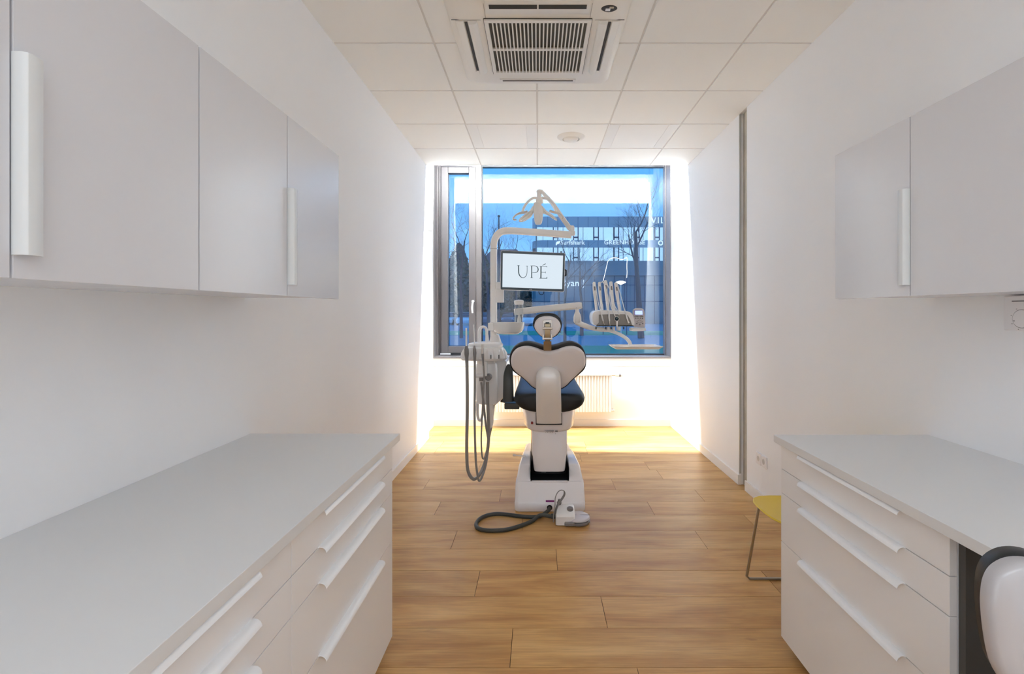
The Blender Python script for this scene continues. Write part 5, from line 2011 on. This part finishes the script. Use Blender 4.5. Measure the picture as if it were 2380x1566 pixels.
for i, (px, Z, h, w, lab) in enumerate(((1022, 74, 11.0, 2.4, 'dark evergreen at the left edge of the casement view'), (1066, 64, 10.5, 2.4, 'tall dark evergreen seen through the casement'),
                                        (1118, 73, 11.0, 2.4, 'dark evergreen just left of the white post'), (1165, 65, 7.8, 2.2, 'dark evergreen behind the monitor'),
                                        (1204, 72, 8.2, 2.0, 'dark evergreen beside the corner of the office block'))):
    evergreen(lab, px, Z, h, w, 100 + i)

# parked cars
def car(label, px, Z, paint, seed=0):
    X = (px - 1250) * Z / F
    t = thing('car', label, 'car', (X, Z, GZ - .02), 'cars parked beyond the lawn')
    z0 = GZ - .02
    m = MB()
    def ring(y, hw, za, zb):
        return [(X - hw * .92, y, za), (X + hw * .92, y, za), (X + hw, y, za + .25), (X + hw, y, zb - .08), (X + hw * .9, y, zb), (X - hw * .9, y, zb), (X - hw, y, zb - .08), (X - hw, y, za + .25)]
    m.loft([ring(Z - 2.1, .70, z0 + .28, z0 + .62), ring(Z - 2.0, .82, z0 + .22, z0 + .72), ring(Z - 1.0, .88, z0 + .2, z0 + .90), ring(Z + 1.6, .88, z0 + .2, z0 + .95), ring(Z + 2.1, .80, z0 + .3, z0 + .88)])
    m.build('body', M[paint], t, sharp=40)
    m = MB()
    m.loft([[(X - .80, Z - 1.05, z0 + .88), (X + .80, Z - 1.05, z0 + .88), (X + .82, Z + 1.9, z0 + .92), (X - .82, Z + 1.9, z0 + .92)],
            [(X - .60, Z - .35, z0 + 1.42), (X + .60, Z - .35, z0 + 1.42), (X + .62, Z + 1.2, z0 + 1.44), (X - .62, Z + 1.2, z0 + 1.44)]])
    m.build('cabin', M['carg'], t, bevel=.04)
    m = MB()
    m.box(X - .60, X + .60, Z - .30, Z + 1.15, z0 + 1.43, z0 + 1.47)
    m.build('roof', M[paint], t, bevel=.02)
    for sx in (-1, 1):
        for yy in (-1.35, 1.3):
            m = MB()
            m.lathe([(.001, -.1), (.26, -.1), (.31, -.06), (.31, .06), (.26, .1), (.001, .1)], (X + sx * .78, Z + yy, z0 + .31), axis='x', n=20)
            m.build('wheel', M['black'], t)
        m = MB()
        m.box(X + sx * .62 - .14, X + sx * .62 + .14, Z - 2.09, Z - 2.0, z0 + .56, z0 + .68)
        m.build('headlight', M['handle'], t, bevel=.02)
car('light car parked behind the narrow casement, left one', 1042, 57, 'carw')
car('light car parked behind the narrow casement, right one', 1083, 55, 'carw')
car('dark car parked behind the slim post', 1128, 58, 'card')
car('light car seen above the cuspidor bowl', 1232, 54, 'carw')
car('dark car seen left of the clear cup column', 1182, 60, 'card')

# street lamp with mushroom head and garland frame outside
sl = thing('street_lamp', 'mushroom shaped lit lamp standing on the far lawn', 'street lamp', ((1443 - 1250) * 30 / F, 30, GZ))
m = MB()
p = W(1443, 656, 30)
m.lathe([(.02, -.14), (.08, -.12), (.30, -.02), (.31, .02), (.15, .08), (.001, .10)], p, n=24)
m.build('lamp_head', M['bulb'], sl)
m = MB()
m.tube([(p.x, 30, GZ), (p.x, 30, p.z - .1)], [.05, .03], n=10)
m.build('pole', M['satin'], sl)
gl = thing('light_garland', 'string of white lights bent into an arch outside the window', 'light garland', ((1440 - 1250) * 31 / F, 31, GZ))
m = MB()
KG = crop(1330, 580, 6.526)
m.tube(cr([KG(470, 470, 31), KG(500, 350, 31), KG(522, 250, 31), KG(545, 170, 31), KG(600, 130, 31), KG(680, 125, 31), KG(740, 150, 31), KG(780, 145, 31), KG(830, 125, 31), KG(828, 250, 31), KG(832, 350, 31), KG(825, 430, 31)], 4), .018, n=6)
m.build('light_string', M['garl'], gl)
m = MB()
q = KG(825, 430, 31)
for u in (470, 828):
    q = KG(u, 430, 31)
    m.tube([(q.x, 31.05, GZ), (q.x, 31.05, q.z)], .03, n=6)
m.build('frame', M['mull'], gl)
pole = MB()
p = W(1159.5, 502, 40)
pole.tube([(p.x, 40, GZ), (p.x, 40, p.z)], [.09, .05], n=10)
pole.sphere((p.x, 40, p.z), (.12, .12, .10), 12, 8)
o = pole.build('light_mast', M['bark'])
tag(o, 'tall thin street mast rising among the left trees', 'mast')
